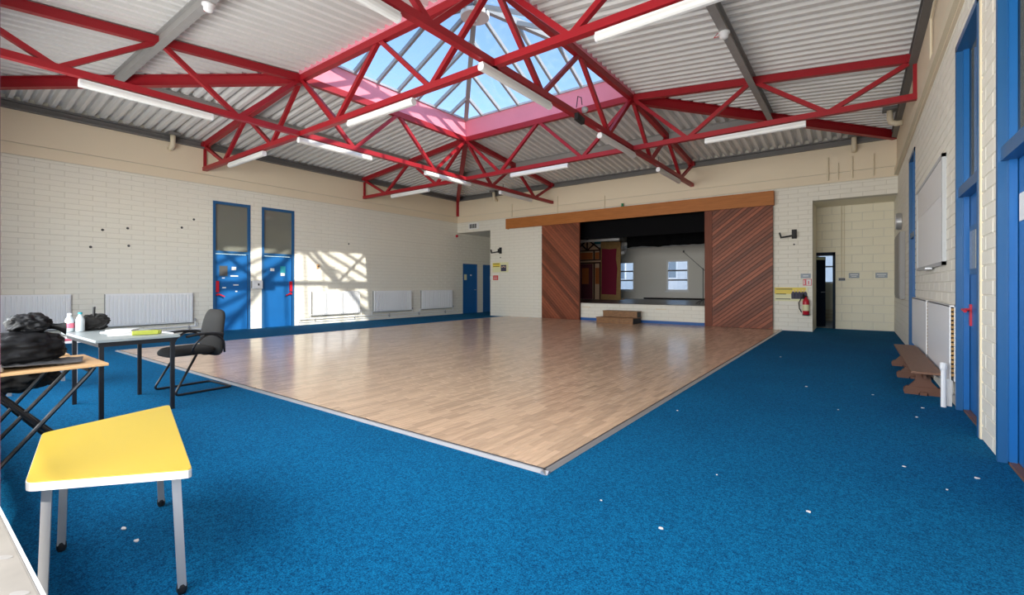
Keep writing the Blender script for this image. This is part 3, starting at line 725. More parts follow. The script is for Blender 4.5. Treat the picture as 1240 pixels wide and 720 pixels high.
MB().tube([(-7.72, 18.3, 2.66), (-7.66, 17.9, 2.52)], .07, 14).build('body', 'alu_light', sp); MB().tube([(-7.7, 18.1, 2.62), (-7.7, 18.1, 3.7)], .012, 6).build('hanger', 'steel_grey', sp)
ms = thing('microphone_stand', (-3.9, 15.6, .59), 'black microphone boom stand at the edge of the stage opening', 'microphone stand')
MB().tube([(-3.95, 15.6, .61), (-3.95, 15.6, 1.75)], .012, 8).build('pole', 'black_metal', ms); MB().tube([(-3.85, 15.6, 1.62), (-4.55, 15.6, 2.28)], .009, 8).build('boom', 'black_metal', ms)
MB().lathe([(.018, 0), (.028, .03), (.024, .07)], (-4.56, 15.6, 2.27), 10).build('microphone', 'black', ms)
for k in range(3): an = k * 2.094 + .4; MB().tube([(-3.95, 15.6, .75), (-3.95 + .34 * cos(an), 15.6 + .34 * sin(an), .6)], .01, 6).build('leg', 'black_metal', ms)
tag(MB().tube([(-7.6, RW - .1, .62), (-1.6, RW - .1, .62)], .035, 8).build('stage_pipe', 'black'), 'dark pipe lying along the foot of the stage rear wall', 'pipe')

# fascia and sliding diagonal-board doors
fa = thing('door_fascia', (-6.2, D, 3.34), 'long orange-brown timber fascia above the sliding stage doors', 'fascia')
box('board', 'wood_fascia', (-10.72, -1.77, 14.05, 14.08, 3.335, 3.715), fa, .003)
box('soffit_board', 'wood_fascia', (-10.72, -1.77, 14.08, D - .007, 3.68, 3.715), fa)
for x in (-10.72, -1.80): box('end_board', 'wood_fascia', (x, x + .03, 14.08, D - .006, 3.335, 3.68), fa)
def clip(poly, x0, x1, z0, z1):
    for ax, lim, sg in ((0, x0, 1), (0, x1, -1), (1, z0, 1), (1, z1, -1)):
        out = []
        for k in range(len(poly)):
            p, q = poly[k], poly[(k + 1) % len(poly)]; a = sg * (p[ax] - lim); b = sg * (q[ax] - lim)
            if a >= 0: out.append(p)
            if (a >= 0) != (b >= 0): t = a / (a - b); out.append((p[0] + t * (q[0] - p[0]), p[1] + t * (q[1] - p[1])))
        poly = out
        if len(poly) < 3: return []
    return poly
def board_door(x0, x1, ang, stile, label):
    t = thing('sliding_door', ((x0 + x1) / 2, 14.15, 0), label, 'door', 'sliding stage doors'); Z0, Z1 = .022, 3.37
    box('backing', 'tudor_brown', (x0, x1, 14.16, 14.2, Z0, Z1), t)
    bx0, bx1 = x0, x1
    for a, b in stile: box('stile', 'wood_stile', (a, b, 14.115, 14.16, Z0, Z1), t)
    if stile: 
        bx0 = max([b for a, b in stile if a <= x0 + .01] + [x0]); bx1 = min([a for a, b in stile if b >= x1 - .01] + [x1])
    u = Vector((cos(ang), sin(ang))); n = Vector((-sin(ang), cos(ang))); c = Vector(((x0 + x1) / 2, Z1 / 2)); wd = .09
    for k in range(-30, 31):
        o = c + n * (k * wd); h = wd / 2 - .0055
        quad = [o - u * 6 - n * h, o + u * 6 - n * h, o + u * 6 + n * h, o - u * 6 + n * h]
        p = clip([(q.x, q.y) for q in quad], bx0 + .002, bx1 - .002, Z0, Z1)
        if len(p) >= 3: MB().prism(p, lambda a, b, d: (a, d, b), 14.128 + (k % 2) * .001, 14.16).build('plank', 'wood_door', t)
board_door(-9.14, -7.60, radians(-46), ((-7.63, -7.60),), 'dark red-brown sliding door of diagonal boards next to the painted scenery')
board_door(-3.53, -1.80, radians(38), ((-3.53, -3.33),), 'dark red-brown sliding door of diagonal boards beside the fire extinguisher')
sp_ = thing('stage_steps', (-6.0, 13.75, 0), 'two-tread wooden box steps against the stage front', 'steps')
for z0, z1, y0, x0, x1 in ((0.017, .2, 13.42, -6.62, -5.42), (.2, .39, 13.75, -6.55, -5.42)):
    box('riser', 'wood_step', (x0, x1, y0, y0 + .025, z0, z1 - .025), sp_); box('tread', 'wood_step', (x0 - .01, x1 + .01, y0 - .02, 14.1, z1 - .025, z1), sp_)
    for x in (x0, x1 - .02): box('side_panel', 'black', (x, x + .02, y0 + .025, 14.08, z0, z1 - .025), sp_)

# ------------------------------------------------------------------ recess door and room beyond
d = thing('door_8', (-.9, 15.6, 0), 'dark navy door standing ajar in the recess, with a pale strip on top', None, kind='structure')
MB().box(-.53, -.47, 15.56, 15.74, 0, 2.11).box(-1.36, -1.30, 15.56, 15.74, 0, 2.11).box(-1.36, -.47, 15.56, 15.74, 2.03, 2.11).build('door_frame', 'navy', d)
an = radians(45); hx, hy_ = -1.3, 15.73
def lf(s, z, o): return (hx + s * cos(an) + o * sin(an), hy_ + s * sin(an) - o * cos(an), z)
leaf = MB().prism([(0, .01), (.77, .01), (.77, 2.02), (0, 2.02)], lambda a, b, o: lf(a, b, o), 0, .045).build('door_leaf', 'navy', d)
MB().prism([(.35, 1.93), (.72, 1.93), (.72, 2.0), (.35, 2.0)], lambda a, b, o: lf(a, b, o), .045, .075).build('door_closer', 'label_pale', leaf)
MB().tube([lf(.7, 1.0, .045), lf(.7, 1.0, .1), lf(.58, 1.0, .1)], .012, 6).build('door_handle', 'alu', leaf)
rm = MB().box(-1.4, -1.3, 15.75, 18.9, 0, 2.7).box(1.3, 1.4, 15.72, 18.9, 0, 2.7).box(-1.4, 1.4, 15.75, 18.9, 2.7, 2.8)
rm.box(-1.4, -1.1, 18.9, 19.1, 0, 2.8).box(.2, 1.4, 18.9, 19.1, 0, 2.8).box(-1.1, .2, 18.9, 19.1, 0, 1.25).box(-1.1, .2, 18.9, 19.1, 2.25, 2.8).box(R, 1.4, 15.6, 15.72, 0, 2.8)
struct(rm.build('wall_side_room', 'block_alcove'), 'cream walls of the small room seen through the ajar door')
struct(MB().box(-1.4, 1.4, 15.72, 19.1, -.1, .004).build('floor_side_room', 'vinyl_grey'), 'grey vinyl floor of the small room beyond the ajar door')
w = thing('window_4', (-.45, 18.95, 1.25), 'window of the small room seen past the ajar door', None, kind='structure')
MB().box(-1.1, -1.04, 18.95, 19.02, 1.25, 2.25).box(.14, .2, 18.95, 19.02, 1.25, 2.25).box(-1.04, .14, 18.95, 19.02, 1.25, 1.31).box(-1.04, .14, 18.95, 19.02, 2.19, 2.25).box(-1.04, .14, 18.95, 19.02, 1.80, 1.85).build('window_frame', 'white', w)
MB().face([(-1.04, 18.98, 1.3), (.14, 18.98, 1.3), (.14, 18.98, 2.2), (-1.04, 18.98, 2.2)]).build('pane', 'glazing', w, recalc=False)
t = thing('pipe_rack', (-.75, 18.85, 0), 'stack of pale pipes on the floor of the small room', 'pipes')
for k in range(3): MB().tube([(-1.2, 18.8, .12 + k * .12), (-.3, 18.8, .12 + k * .12)], .03, 8).build('pipe', 'cream_pipe', t)
for x in (-1.1, -.4): box('support', 'leg_grey', (x - .015, x + .015, 18.82, 18.9, .004, .4), t)

# outside
struct(MB().box(-60, 60, 20.6, 90, -.3, -.25).build('ground', 'tarmac'), 'tarmac ground outside the stage windows')
hb = thing('neighbour_building', (-14, 36, -.25), 'white building seen outside through the stage windows', 'building')
MB().box(-34, -13.2, 34, 44, -.25, 6).box(-13.0, 6, 37, 44, -.25, 5.2).build('walls', 'bldg', hb)
for x in (-12.4, -10.6, -8.8):
    f_ = box('window', 'white', (x, x + 1.1, 36.95, 37, 1.7, 3.6), hb); box('pane', 'bldg_dark', (x + .08, x + 1.02, 36.94, 36.95, 1.8, 3.5), f_)
for x in (-15.8, -18.5, -21, -24):
    f_ = box('window', 'white', (x, x + 1.5, 33.95, 34, 1.6, 3.4), hb); box('pane', 'bldg_dark', (x + .1, x + 1.4, 33.94, 33.95, 1.7, 3.3), f_)
box('roof_edge', 'bldg_dark', (-34.1, -13.1, 33.9, 34, 5.8, 6.1), hb)

# ------------------------------------------------------------------ small fittings on the stage wall and recess
def wall_speaker(x, label):
    t = thing('projector_bracket', (x, D, 2.5), label, 'bracket', 'black wall brackets')
    box('wall_plate', 'black', (x - .05, x + .06, D - .05, D - .005, 2.42, 2.66), t, .006); box('head', 'black', (x - .03, x + .05, D - .16, D - .05, 2.45, 2.6), t, .01)
    MB().bar((x, D - .1, 2.5), (x - .27, D - .22, 2.45), .04, .04).bar((x - .27, D - .22, 2.43), (x - .31, D - .22, 2.58), .04, .04).build('arm', 'black', t)
    MB().lathe([(.02, 0), (.02, .03)], (x + .0, D - .03, 2.27), 8, 'y').build('cable_stub', 'black', t)
wall_speaker(-11.1, 'black jointed wall bracket above the small yellow poster')
wall_speaker(-1.32, 'black jointed wall bracket above the fire extinguisher')
def flat(name, m, x0, x1, z0, z1, y, par=None, t=.006): return box(name, m, (x0, x1, y - t, y, z0, z1), par)
YW = D - .006
p = thing('poster', (-11.15, D, 1.7), 'small yellow poster with a dark photograph beside the passage', 'poster')
flat('sheet', 'label_pale', -11.5, -10.72, 1.70, 2.08, YW, p); flat('panel', 'label_yellow', -11.48, -11.12, 1.9, 2.06, YW - .006, p, .002)
for k in range(2): flat('text_line', 'ink', -11.46, -11.16, 2.02 - .1 * k, 2.04 - .1 * k, YW - .008, p, .002)
flat('photo', 'dark_print', -11.08, -10.82, 1.74, 1.98, YW - .006, p, .002)
for k in range(3): MB().lathe([(.025, 0), (.025, .003)], (-11.02 + k * .07, YW - .0105, 1.9 + .02 * (k % 2)), 10, 'y').build('printed_face', 'tudor_cream', p)
p = thing('wall_sign', (-11.35, D, 1.45), 'small red sign under the yellow poster', 'sign')
flat('plate', 'sign_red', -11.47, -11.22, 1.4, 1.58, YW, p)
for k in range(3): flat('text_line', 'white_matt', -11.44, -11.26, 1.44 + .04 * k, 1.45 + .04 * k, YW - .006, p, .002)
p = tag(flat('light_switch', 'white', -11.6, -11.54, 1.42, 1.55, YW, None, .03), 'white switch on the edge of the passage opening', 'switch')
g = thing('air_vent', (-12.5, D, 3.47), 'white air vent grille above the passage opening', 'vent')
flat('frame', 'white_matt', -12.74, -12.2, 3.47, 3.72, YW - .0, g, .025)
for k in range(4): flat('slot', 'ink', -12.68 + k * .095, -12.61 + k * .095, 3.51, 3.68, YW - .025, g, .003)
p = thing('banner', (-1.4, D, .78), 'long yellow banner with a group photograph beside the extinguisher', 'banner')
flat('sheet', 'label_pale', -1.77, -1.02, .78, 1.14, YW, p); flat('panel', 'label_yellow', -1.77, -1.06, .97, 1.14, YW - .006, p, .002)
for k, (a, b) in enumerate(((-1.74, -1.36), (-1.74, -1.5), (-1.74, -1.4))): flat('text_line', 'ink', a, b, 1.085 - .13 * k, 1.105 - .13 * k, YW - .008, p, .002)
for k, x in enumerate((-1.34, -1.27, -1.20, -1.13, -1.07)):
    f_ = MB().prism([(x - .04, .84), (x + .04, .84), (x + .045, .98), (x + .02, 1.03), (x - .02, 1.03), (x - .045, .98)], lambda a, b, d: (a, d, b), YW - .011, YW - .008).build('printed_figure', 'dark_print', p)
    MB().lathe([(.02, 0), (.02, .003)], (x, YW - .0115, 1.05 + .015 * (k % 2)), 10, 'y').build('printed_face', 'tudor_cream', f_)
p = thing('wall_sign', (-1.1, D, 1.4), 'small blue-grey sign above the red extinguisher sign', 'sign')
flat('plate', 'sign_grey', -1.17, -.95, 1.38, 1.5, YW, p); flat('text_line', 'white_matt', -1.12, -1.0, 1.43, 1.45, YW - .006, p, .002)
p = thing('wall_sign', (-1.02, D, 1.2), 'red and white extinguisher symbol sign above the fire extinguisher', 'sign')
flat('plate', 'red_plastic', -1.12, -.93, 1.19, 1.36, YW, p); flat('symbol_panel', 'white_matt', -1.045, -.945, 1.205, 1.345, YW - .006, p, .002)
flat('symbol', 'red_plastic', -1.01, -.985, 1.22, 1.31, YW - .008, p, .002); flat('symbol', 'white_matt', -1.10, -1.085, 1.22, 1.33, YW - .006, p, .002)
fe = thing('fire_extinguisher', (-1.06, D - .1, .42), 'red fire extinguisher with black hose hanging by the recess', 'extinguisher')
MB().lathe([(.06, .42), (.075, .43), (.075, .78), (.055, .84), (.025, .86), (.025, .9)], (-1.05, D - .1, 0), 20).build('cylinder', 'red_plastic', fe, smooth=True)
MB().lathe([(.0765, .54), (.0765, .70)], (-1.05, D - .1, 0), 20).build('label_band', 'label_pale', fe)
MB().bar((-1.05, D - .1, .9), (-1.12, D - .16, .95), .02, .03).bar((-1.05, D - .1, .9), (-1.12, D - .16, .90), .02, .03).build('handle', 'black', fe)
MB().tube([(-1.05, D - .1, .88), (-1.14, D - .14, .88), (-1.2, D - .14, .75), (-1.19, D - .14, .6), (-1.14, D - .15, .5)], .013, 8).build('hose', 'black', fe)
box('wall_hook', 'black', (-1.08, -1.02, D - .04, D - .005, .8, .92), fe); MB().lathe([(.078, .42), (.078, .445)], (-1.05, D - .1, 0), 20).build('base_ring', 'black', fe)
YA = 15.6 - .006
for x0, x1, lb in ((-.17, .06, 'small blue-grey sign on the recess wall between switch and right-hand sign'), (.40, .65, 'small blue-grey sign on the recess wall nearest the whiteboard wall')):
    p = thing('wall_sign', ((x0 + x1) / 2, 15.6, 1.4), lb, 'sign', 'blue-grey room signs'); flat('plate', 'sign_grey', x0, x1, 1.39, 1.53, YA, p)
    flat('text_line', 'white_matt', x0 + .03, x1 - .03, 1.47, 1.49, YA - .006, p, .002); flat('text_line', 'white_matt', x0 + .06, x1 - .06, 1.43, 1.445, YA - .006, p, .002)
p = thing('light_switch', (-.32, 15.6, 1.33), 'triple light switch beside the ajar navy door', 'switch'); flat('plate', 'sign_grey', -.40, -.25, 1.32, 1.40, YA, p, .012)
for k in range(3): flat('rocker', 'ink', -.385 + k * .047, -.35 + k * .047, 1.335, 1.385, YA - .012, p, .004)
tag(MB().tube([(-.33, YA - .012, 1.41), (-.33, YA - .012, 3.37)], .010, 8).build('conduit', 'cream_pipe'), 'thin cream conduit running down the recess wall to the triple switch', 'conduit')
tag(MB().tube([(-.27, YA - .012, 1.41), (-.27, YA - .012, 3.37)], .008, 8).build('conduit', 'cream_pipe'), 'thinner second cream conduit down the recess wall above the triple switch', 'conduit')
# conduits and stubs on the upper stage wall
for x, z0, z1, r, lb in ((-10.52, 3.8, 4.28, .018, 'beside the end of the timber fascia'), (-8.5, 3.72, 4.35, .012, 'above the sliding door by the painted scenery'), (-6.7, 3.72, 4.15, .010, 'above the middle of the fascia'),
                         (-.58, 3.84, 4.42, .02, 'above the recess, first of four'), (-.37, 3.84, 4.25, .013, 'above the recess, short one second of four'), (-.09, 3.84, 4.37, .02, 'above the recess, third of four'), (.33, 3.84, 4.36, .014, 'above the recess, last of four')):
    tag(MB().tube([(x, D - .06, z0), (x, D - .06, z1)], r, 8).build('conduit', 'cream_pipe'), 'cream vertical conduit on the tan band ' + lb, 'conduit', 'upper wall conduits')
def stub(x, y, nx, ny, label):
    t = thing('gutter_outlet', (x, y, 4.45), label, 'pipe', 'gutter outlets')
    MB().tube([(x + nx * .2, y + ny * .2, 4.86), (x + nx * .2, y + ny * .2, 4.62), (x + nx * .18, y + ny * .18, 4.54), (x + nx * .1, y + ny * .1, 4.5), (x, y, 4.5)], .055, 12).build('pipe', 'cream_pipe', t, smooth=True)
    MB().box(x + nx * .2 - .12, x + nx * .2 + .12, y + ny * .2 - .12, y + ny * .2 + .12, 4.78, 4.84).build('bracket', 'plate_grey', t)
stub(L + .04, 4.1, 1, 0, 'cream gutter outlet pipe with dark bracket above the twin door wall')
stub(-11.25, D - .04, 0, -1, 'cream gutter outlet pipe with dark bracket above the passage')
stub(-.05, D - .04, 0, -1, 'cream gutter outlet pipe with dark bracket above the recess')
stub(R - .04, 12.3, -1, 0, 'cream gutter outlet pipe bending into the whiteboard wall')
tag(MB().tube([(R - .06, 7.6, 3.95), (R - .06, 7.6, 4.45), (R - .06, 7.3, 4.5), (R - .04, 7.0, 4.5)], .014, 8).build('conduit', 'cream_pipe'), 'thin cream conduit bending along the top of the whiteboard wall', 'conduit')
def spot(x, y, z, label, dy=-1):
    t = thing('spotlight', (x, y, z), label, 'spotlight', 'dark spotlights')
    MB().tube([(x, y, z), (x - .05, y - .16, z - .05)], .07, 12).build('body', 'plate_grey', t); MB().tube([(x, y + .02, z - .05), (x, y + .02, z + .2)], .012, 6).build('stem', 'plate_grey', t)
spot(-10.2, 13.2, 4.62, 'dark round spotlight under the roof above the passage side')
spot(-4.5, 13.0, 4.62, 'dark boxy spotlight under the roof above the stage opening')
t = thing('projector_mount', (X2, 7.05, 4.0), 'black loudspeaker with a looped cable clamped on the truss', 'speaker')
MB().prism([(6.95, 4.0), (7.2, 3.98), (7.22, 4.08), (6.97, 4.12)], lambda a, b, d: (d, a, b), X2 + .055, X2 + .12).build('body', 'black', t)
MB().lathe([(.05, 0), (.06, .04), (.03, .09)], (X2 + .1, 7.18, 4.22), 12, 'x').build('lamp_head', 'leg_grey', t); MB().tube([(X2 + .1, 6.95, 4.2), (X2 + .1, 7.0, 4.4), (X2 + .1, 7.12, 4.42), (X2 + .1, 7.15, 4.3)], .008, 6).build('cable', 'black', t)
def detector(x, y, z, label):
    t = thing('heat_detector', (x, y, z - .09), label, 'detector', 'ceiling detectors')
    MB().lathe([(.03, z - .1), (.06, z - .08), (.06, z - .03), (.08, z - .02), (.08, z)], (x, y, 0), 16).build('body', 'white', t, smooth=True)
    MB().tube([(x - .02, y, z - .02), (x - .09, y + .03, z + .03), (x - .14, y, z - .04), (x - .07, y - .02, z - .05)], .006, 6).build('wire', 'red_plastic', t)
detector((R + X2) / 2, 7.3, zm - .195, 'white heat detector with red wire on the purlin over the whiteboard side')
detector(-6.85, (YF + Y1) / 2, zm - .195, 'white heat detector with red wire on the purlin away from the stage')
tag(MB().lathe([(.05, 0), (.03, .06), (.045, .1)], (-6.05, D - .12, 3.72), 10).build('green_tag', 'green'), 'small green object lying on top of the timber fascia', 'object')

# ------------------------------------------------------------------ wooden bench by the flat radiators
bn = thing('gym_bench', (.595, 7.85, 0), 'low brown wooden bench on three trestle feet beside the radiators', 'bench')
bx0, bx1, by0, by1 = .46, .66, 6.42, 9.2
bx1 = .66
box('seat_plank', 'wood_bench', (bx0, bx1 + .05, by0, by1, .275, .30), bn, .004)
bc = (bx0 + bx1 + .05) / 2
sil = [(-.075, .262), (-.06, .25), (-.045, .2), (-.05, .15), (-.09, .085), (.09, .085), (.05, .15), (.045, .2), (.06, .25), (.075, .262)]
foot = [(-.16, .0), (-.04, .0), (-.04, .02), (.04, .02), (.04, 0), (.16, .0), (.17, .03), (.165, .06), (.14, .085), (-.14, .085), (-.165, .06), (-.17, .03)]
for y in (6.78, 7.9, 8.98):
    f_ = MB().prism([(bc + a * 1.35, b) for a, b in sil], lambda a, b, d: (a, d, b), y - .025, y + .025).build('trestle', 'wood_bench_dark', bn)
    MB().prism([(bc + a * .98, b) for a, b in foot], lambda a, b, d: (a, d, b), y - .035, y + .035).build('foot', 'wood_bench_dark', f_)
    box('foot_block', 'wood_bench_dark', (bc - .03, bc + .03, y - .06, y + .06, .0, .035), f_)
box('stretcher', 'wood_bench_dark', (bc - .012, bc + .012, 6.6, 9.1, .2, .25), bn); box('under_rail', 'wood_bench_dark', (bc - .1, bc + .1, 6.7, 9.1, .262, .275), bn)

# ------------------------------------------------------------------ yellow trapezoid table
yt = thing('trapezoid_table', (-2.6, .6, 0), 'yellow-topped trapezoid table with white edge and grey legs', 'table')
top = [(-2.295, .285), (-1.965, .675), (-3.145, .965), (-3.01, .43)]
def rounded(poly, r):
    out = []; n = len(poly)
    for k in range(n):
        p = Vector(poly[k]); a = (Vector(poly[k - 1]) - p).normalized(); b = (Vector(poly[(k + 1) % n]) - p).normalized()
        for t in (0, .33, .67, 1):
            q0 = p + a * r; q1 = p + b * r; out.append(tuple((q0.lerp(p, t)).lerp(p.lerp(q1, t), t)))
    return out
rp_ = rounded(top, .03)
MB().prism(rp_, lambda a, b, d: (a, b, d), .49, .518).build('edge_band', 'edge_white', yt)
cx_, cy_ = sum(p[0] for p in top) / 4, sum(p[1] for p in top) / 4
MB().prism([(cx_ + (a - cx_) * .992, cy_ + (b - cy_) * .992) for a, b in rp_], lambda a, b, d: (a, b, d), .518, .521).build('table_top', 'yellow', yt)
for (fx_, fy_), (lx_, ly_) in zip(((-2.41, .345), (-2.115, .69), (-3.04, .895), (-2.89, .475)), ((-2.385, .355), (-2.085, .66), (-2.98, .86), (-2.87, .485))):
    l_ = MB().bar((fx_, fy_, .03), (lx_, ly_, .49), .028, .028, up=(-.97, .24, 0)).build('leg', 'leg_grey', yt)
    MB().lathe([(.013, .0), (.018, .012), (.018, .03), (.014, .045)], (fx_, fy_, 0), 10).build('foot_cap', 'black', l_)
fr = MB()
for k in range(4):
    ls = ((-2.385, .355), (-2.14, .655), (-2.98, .86), (-2.87, .485)); fr.bar((*ls[k], .47), (*ls[(k + 1) % 4], .47), .025, .035)
fr.build('apron_frame', 'leg_grey', yt)

# ------------------------------------------------------------------ folding exam desk with rubbish sacks
ed = thing('folding_desk', (-4.2, .55, 0), 'folding desk with pale wood top and crossed black legs', 'desk')
box('desk_top', 'wood_desk', (-4.5, -3.87, .26, .86, .682, .70), ed, .004)
for x in (-3.93, -4.40):
    MB().tube([(x, .80, .675), (x, .77, .63), (x, .30, .05), (x, .27, .015)], .013, 8).build('leg', 'black_metal', ed)
    MB().tube([(x - .03, .30, .675), (x - .03, .33, .63), (x - .03, .80, .05), (x - .03, .83, .015)], .013, 8).build('leg', 'black_metal', ed)
for x0, x1, y, z in ((-3.93, -4.40, .28, .014), (-3.96, -4.43, .82, .014), (-3.93, -4.43, .55, .36), (-3.93, -4.40, .78, .655), (-3.96, -4.43, .32, .655)):
    MB().tube([(x0, y, z), (x1, y, z)], .011, 8).build('cross_bar', 'black_metal', ed)
ed2 = thing('folding_desk', (-4.95, .6, 0), 'second folding desk with crossed black legs, covered by the black sacks', 'desk')
box('desk_top', 'wood_desk', (-5.2, -4.58, .22, .80, .682, .70), ed2, .004)
for x in (-4.62, -5.12):
    MB().tube([(x, .74, .675), (x, .71, .63), (x, .28, .05), (x, .25, .015)], .013, 8).build('leg', 'black_metal', ed2)
    MB().tube([(x - .03, .28, .675), (x - .03, .31, .63), (x - .03, .74, .05), (x - .03, .77, .015)], .013, 8).build('leg', 'black_metal', ed2)
for y, z in ((.26, .014), (.76, .014), (.51, .36)): MB().tube([(-4.62, y, z), (-5.15, y, z)], .011, 8).build('cross_bar', 'black_metal', ed2)
def blob(name, m, c, r, seed, amp, parent=None, ex=.8, floor=None, nu=72, nv=40):
    def fn(u, v):
        th_, ph = 2 * pi * u, pi * (v - .5)
        sp = lambda q, e: math.copysign(abs(q) ** e, q)
        d = Vector((sp(cos(ph), ex) * sp(cos(th_), ex), sp(cos(ph), ex) * sp(sin(th_), ex), sp(sin(ph), ex)))
        k = 1 + amp * noise.noise(d * 1.6 + Vector((seed, 0, 0))) + amp * .5 * noise.noise(d * 4 + Vector((0, seed, 0))) + amp * .9 * (.35 - abs(noise.noise(d * 2.7 + Vector((0, 0, seed))))) + amp * .45 * (.3 - abs(noise.noise(d * 7 + Vector((seed, 0, seed)))))
        z = c[2] + d.z * r[2] * k
        if floor is not None: z = max(z, floor)
        return (c[0] + d.x * r[0] * k, c[1] + d.y * r[1] * k, z)
    return MB().grid(fn, nu, nv, True).build(name, m, parent, smooth=True)
tag(blob('rubbish_sack', 'black_bag', (-4.2, .47, .80), (.20, .225, .10), 3, .2, floor=.704), 'large black plastic sack lying on the folding desk', 'sack')
sk2 = thing('rubbish_sack', (-4.45, .68, .9), 'smaller black plastic sack with a tied neck on top of the large one', 'sack')
blob('sack_body', 'black_bag', (-4.25, .55, .955), (.11, .095, .06), 9, .25, sk2)
MB().grid(lambda u, v: (-4.22 + .03 * v + (.045 - .02 * sin(v * pi)) * cos(2 * pi * u) * .6, .60 + .11 * v, .95 - .03 * v + (.04 - .022 * sin(v * pi)) * sin(2 * pi * u) * (1 + .2 * sin(6 * pi * u))), 20, 8, True).build('tied_neck', 'black_bag', sk2, smooth=True)
def sheet(u, v):
    x = -4.16 + .25 * v - .06 * u * v; y = .27 + .52 * u - .04 * v
    f_ = (.35 - abs(noise.noise((u * 3, v * 2, 1)))) + .5 * (.3 - abs(noise.noise((u * 7, v * 5, 4))))
    return (x, y, .7075 + max(0, .05 + .09 * f_) * (1 - .85 * u) * (1 - .7 * v))
o = MB().grid(sheet, 60, 24).build('plastic_sheet', 'grey_bag', smooth=True, recalc=False); o.modifiers.new('solid', 'SOLIDIFY').thickness = .004
tag(o, 'crumpled grey-black plastic sheet along the folding desk edge', 'plastic sheet')
tag(blob('tissue', 'paper', (-3.93, .34, .722), (.035, .06, .025), 5, .5, floor=.702, nu=18, nv=12), 'crumpled white tissue at the corner of the folding desk', 'tissue')
tag(blob('black_cloth', 'black_fabric', (-4.86, .56, .55), (.18, .2, .09), 12, .4), 'black cloth bundle hanging under the covered folding desk', 'cloth')

# ------------------------------------------------------------------ grey work table, papers, bottles, bag
gt = thing('work_table', (-5.9, 1.4, 0), 'grey-topped table with square black legs in front of the office chair', 'table')
box('table_top', 'table_grey', (-6.62, -5.30, 1.085, 1.715, .695, .72), gt, .003)
box('frame', 'black_metal', (-6.5, -5.325, 1.11, 1.69, .655, .695), gt)
for x in (-5.35, -6.33):
    for y in (1.135, 1.665): box('leg', 'black_metal', (x - .016, x + .016, y - .016, y + .016, 0, .655), gt)
def slab(name, m, c, w, d, h, rz, label, cat, group=None):
    o = MB().box(-w / 2, w / 2, -d / 2, d / 2, 0, h).build(name, m, origin=(0, 0, 0)); o.location = c; o.rotation_euler[2] = rz; return tag(o, label, cat, group)
slab('paper_stack', 'paper', (-5.95, 1.42, .721), .30, .21, .012, .3, 'pile of loose white papers on the grey table', 'papers')
slab('paper_sheet', 'lam_white', (-5.72, 1.36, .721), .29, .2, .004, -.2, 'flat white sheet on the grey table next to the lime tube', 'paper')
slab('folded_paper', 'paper', (-6.05, 1.45, .734), .22, .16, .014, .9, 'folded white paper lying on the pile of loose papers', 'paper')
lt = thing('lime_tube', (-5.5, 1.5, .721), 'lime green tube lying on the grey table', 'tube')
MB().bar((-5.55, 1.40, .742), (-5.5, 1.60, .742), .055, .042).build('sleeve', 'lime', lt, bevel=.008); MB().tube([(-5.49, 1.615, .742), (-5.503, 1.598, .742)], .019, 10).build('end_cap', 'lime', lt)
tag(MB().tube([(-5.72, 1.66, .727), (-5.4, 1.69, .727)], .006, 6).build('rod', 'white'), 'thin white rod along the back edge of the grey table', 'rod')
def bottle(x, y, z, h_, cap, label):
    t = thing('bottle', (x, y, z), label, 'bottle', 'plastic bottles')
    MB().lathe([(.032, 0), (.037, .01), (.037, h_ * .6), (.03, h_ * .72), (.014, h_ * .86), (.014, h_ * .92)], (x, y, z), 16).build('body', 'bottle', t, smooth=True)
    MB().lathe([(.017, h_ * .9), (.017, h_)], (x, y, z), 14).build('cap', cap, t); return t
b1 = bottle(-6.5, 1.13, .721, .19, 'white', 'clear plastic bottle with a white cap and red label on the grey table')
MB().lathe([(.0385, .04), (.0385, .09)], (-6.5, 1.13, .721), 16).build('label_band', 'pink_thing', b1)
bottle(-6.44, 1.20, .721, .2, 'teal', 'clear plastic bottle with a teal cap on the grey table')
hbg = thing('handbag', (-6.45, 1.22, .721), 'black bag with looping strap behind the bottles', 'bag')
blob('body', 'black_fabric', (-6.54, 1.32, .80), (.06, .12, .08), 31, .3, hbg, floor=.722)
MB().tube([(-6.5, 1.33, .84)] + [(-6.5 + .02 * sin(k), 1.36 + .07 * sin(pi * k / 10), .82 + .07 * cos(pi * k / 10)) for k in range(11)] + [(-6.5, 1.37, .735)], .012, 8).build('strap', 'black_fabric', hbg, smooth=True)
MB().tube([(-6.52, 1.32, .86), (-6.52, 1.325, .97)], .013, 8).build('upright_handle', 'black', hbg)
wt = thing('white_table', (-7.6, 1.1, 0), 'small low white table behind the grey table, with pink papers', 'table')
box('table_top', 'lam_white', (-8.05, -7.32, .75, 1.38, .525, .55), wt, .004)
for x in (-7.37, -8.0):
    for y in (.8, 1.33): box('leg', 'leg_grey', (x - .017, x + .017, y - .017, y + .017, 0, .525), wt)
slab('pink_papers', 'pink_thing', (-7.45, 1.2, .551), .2, .14, .02, .4, 'pink papers lying on the small low white table', 'papers')

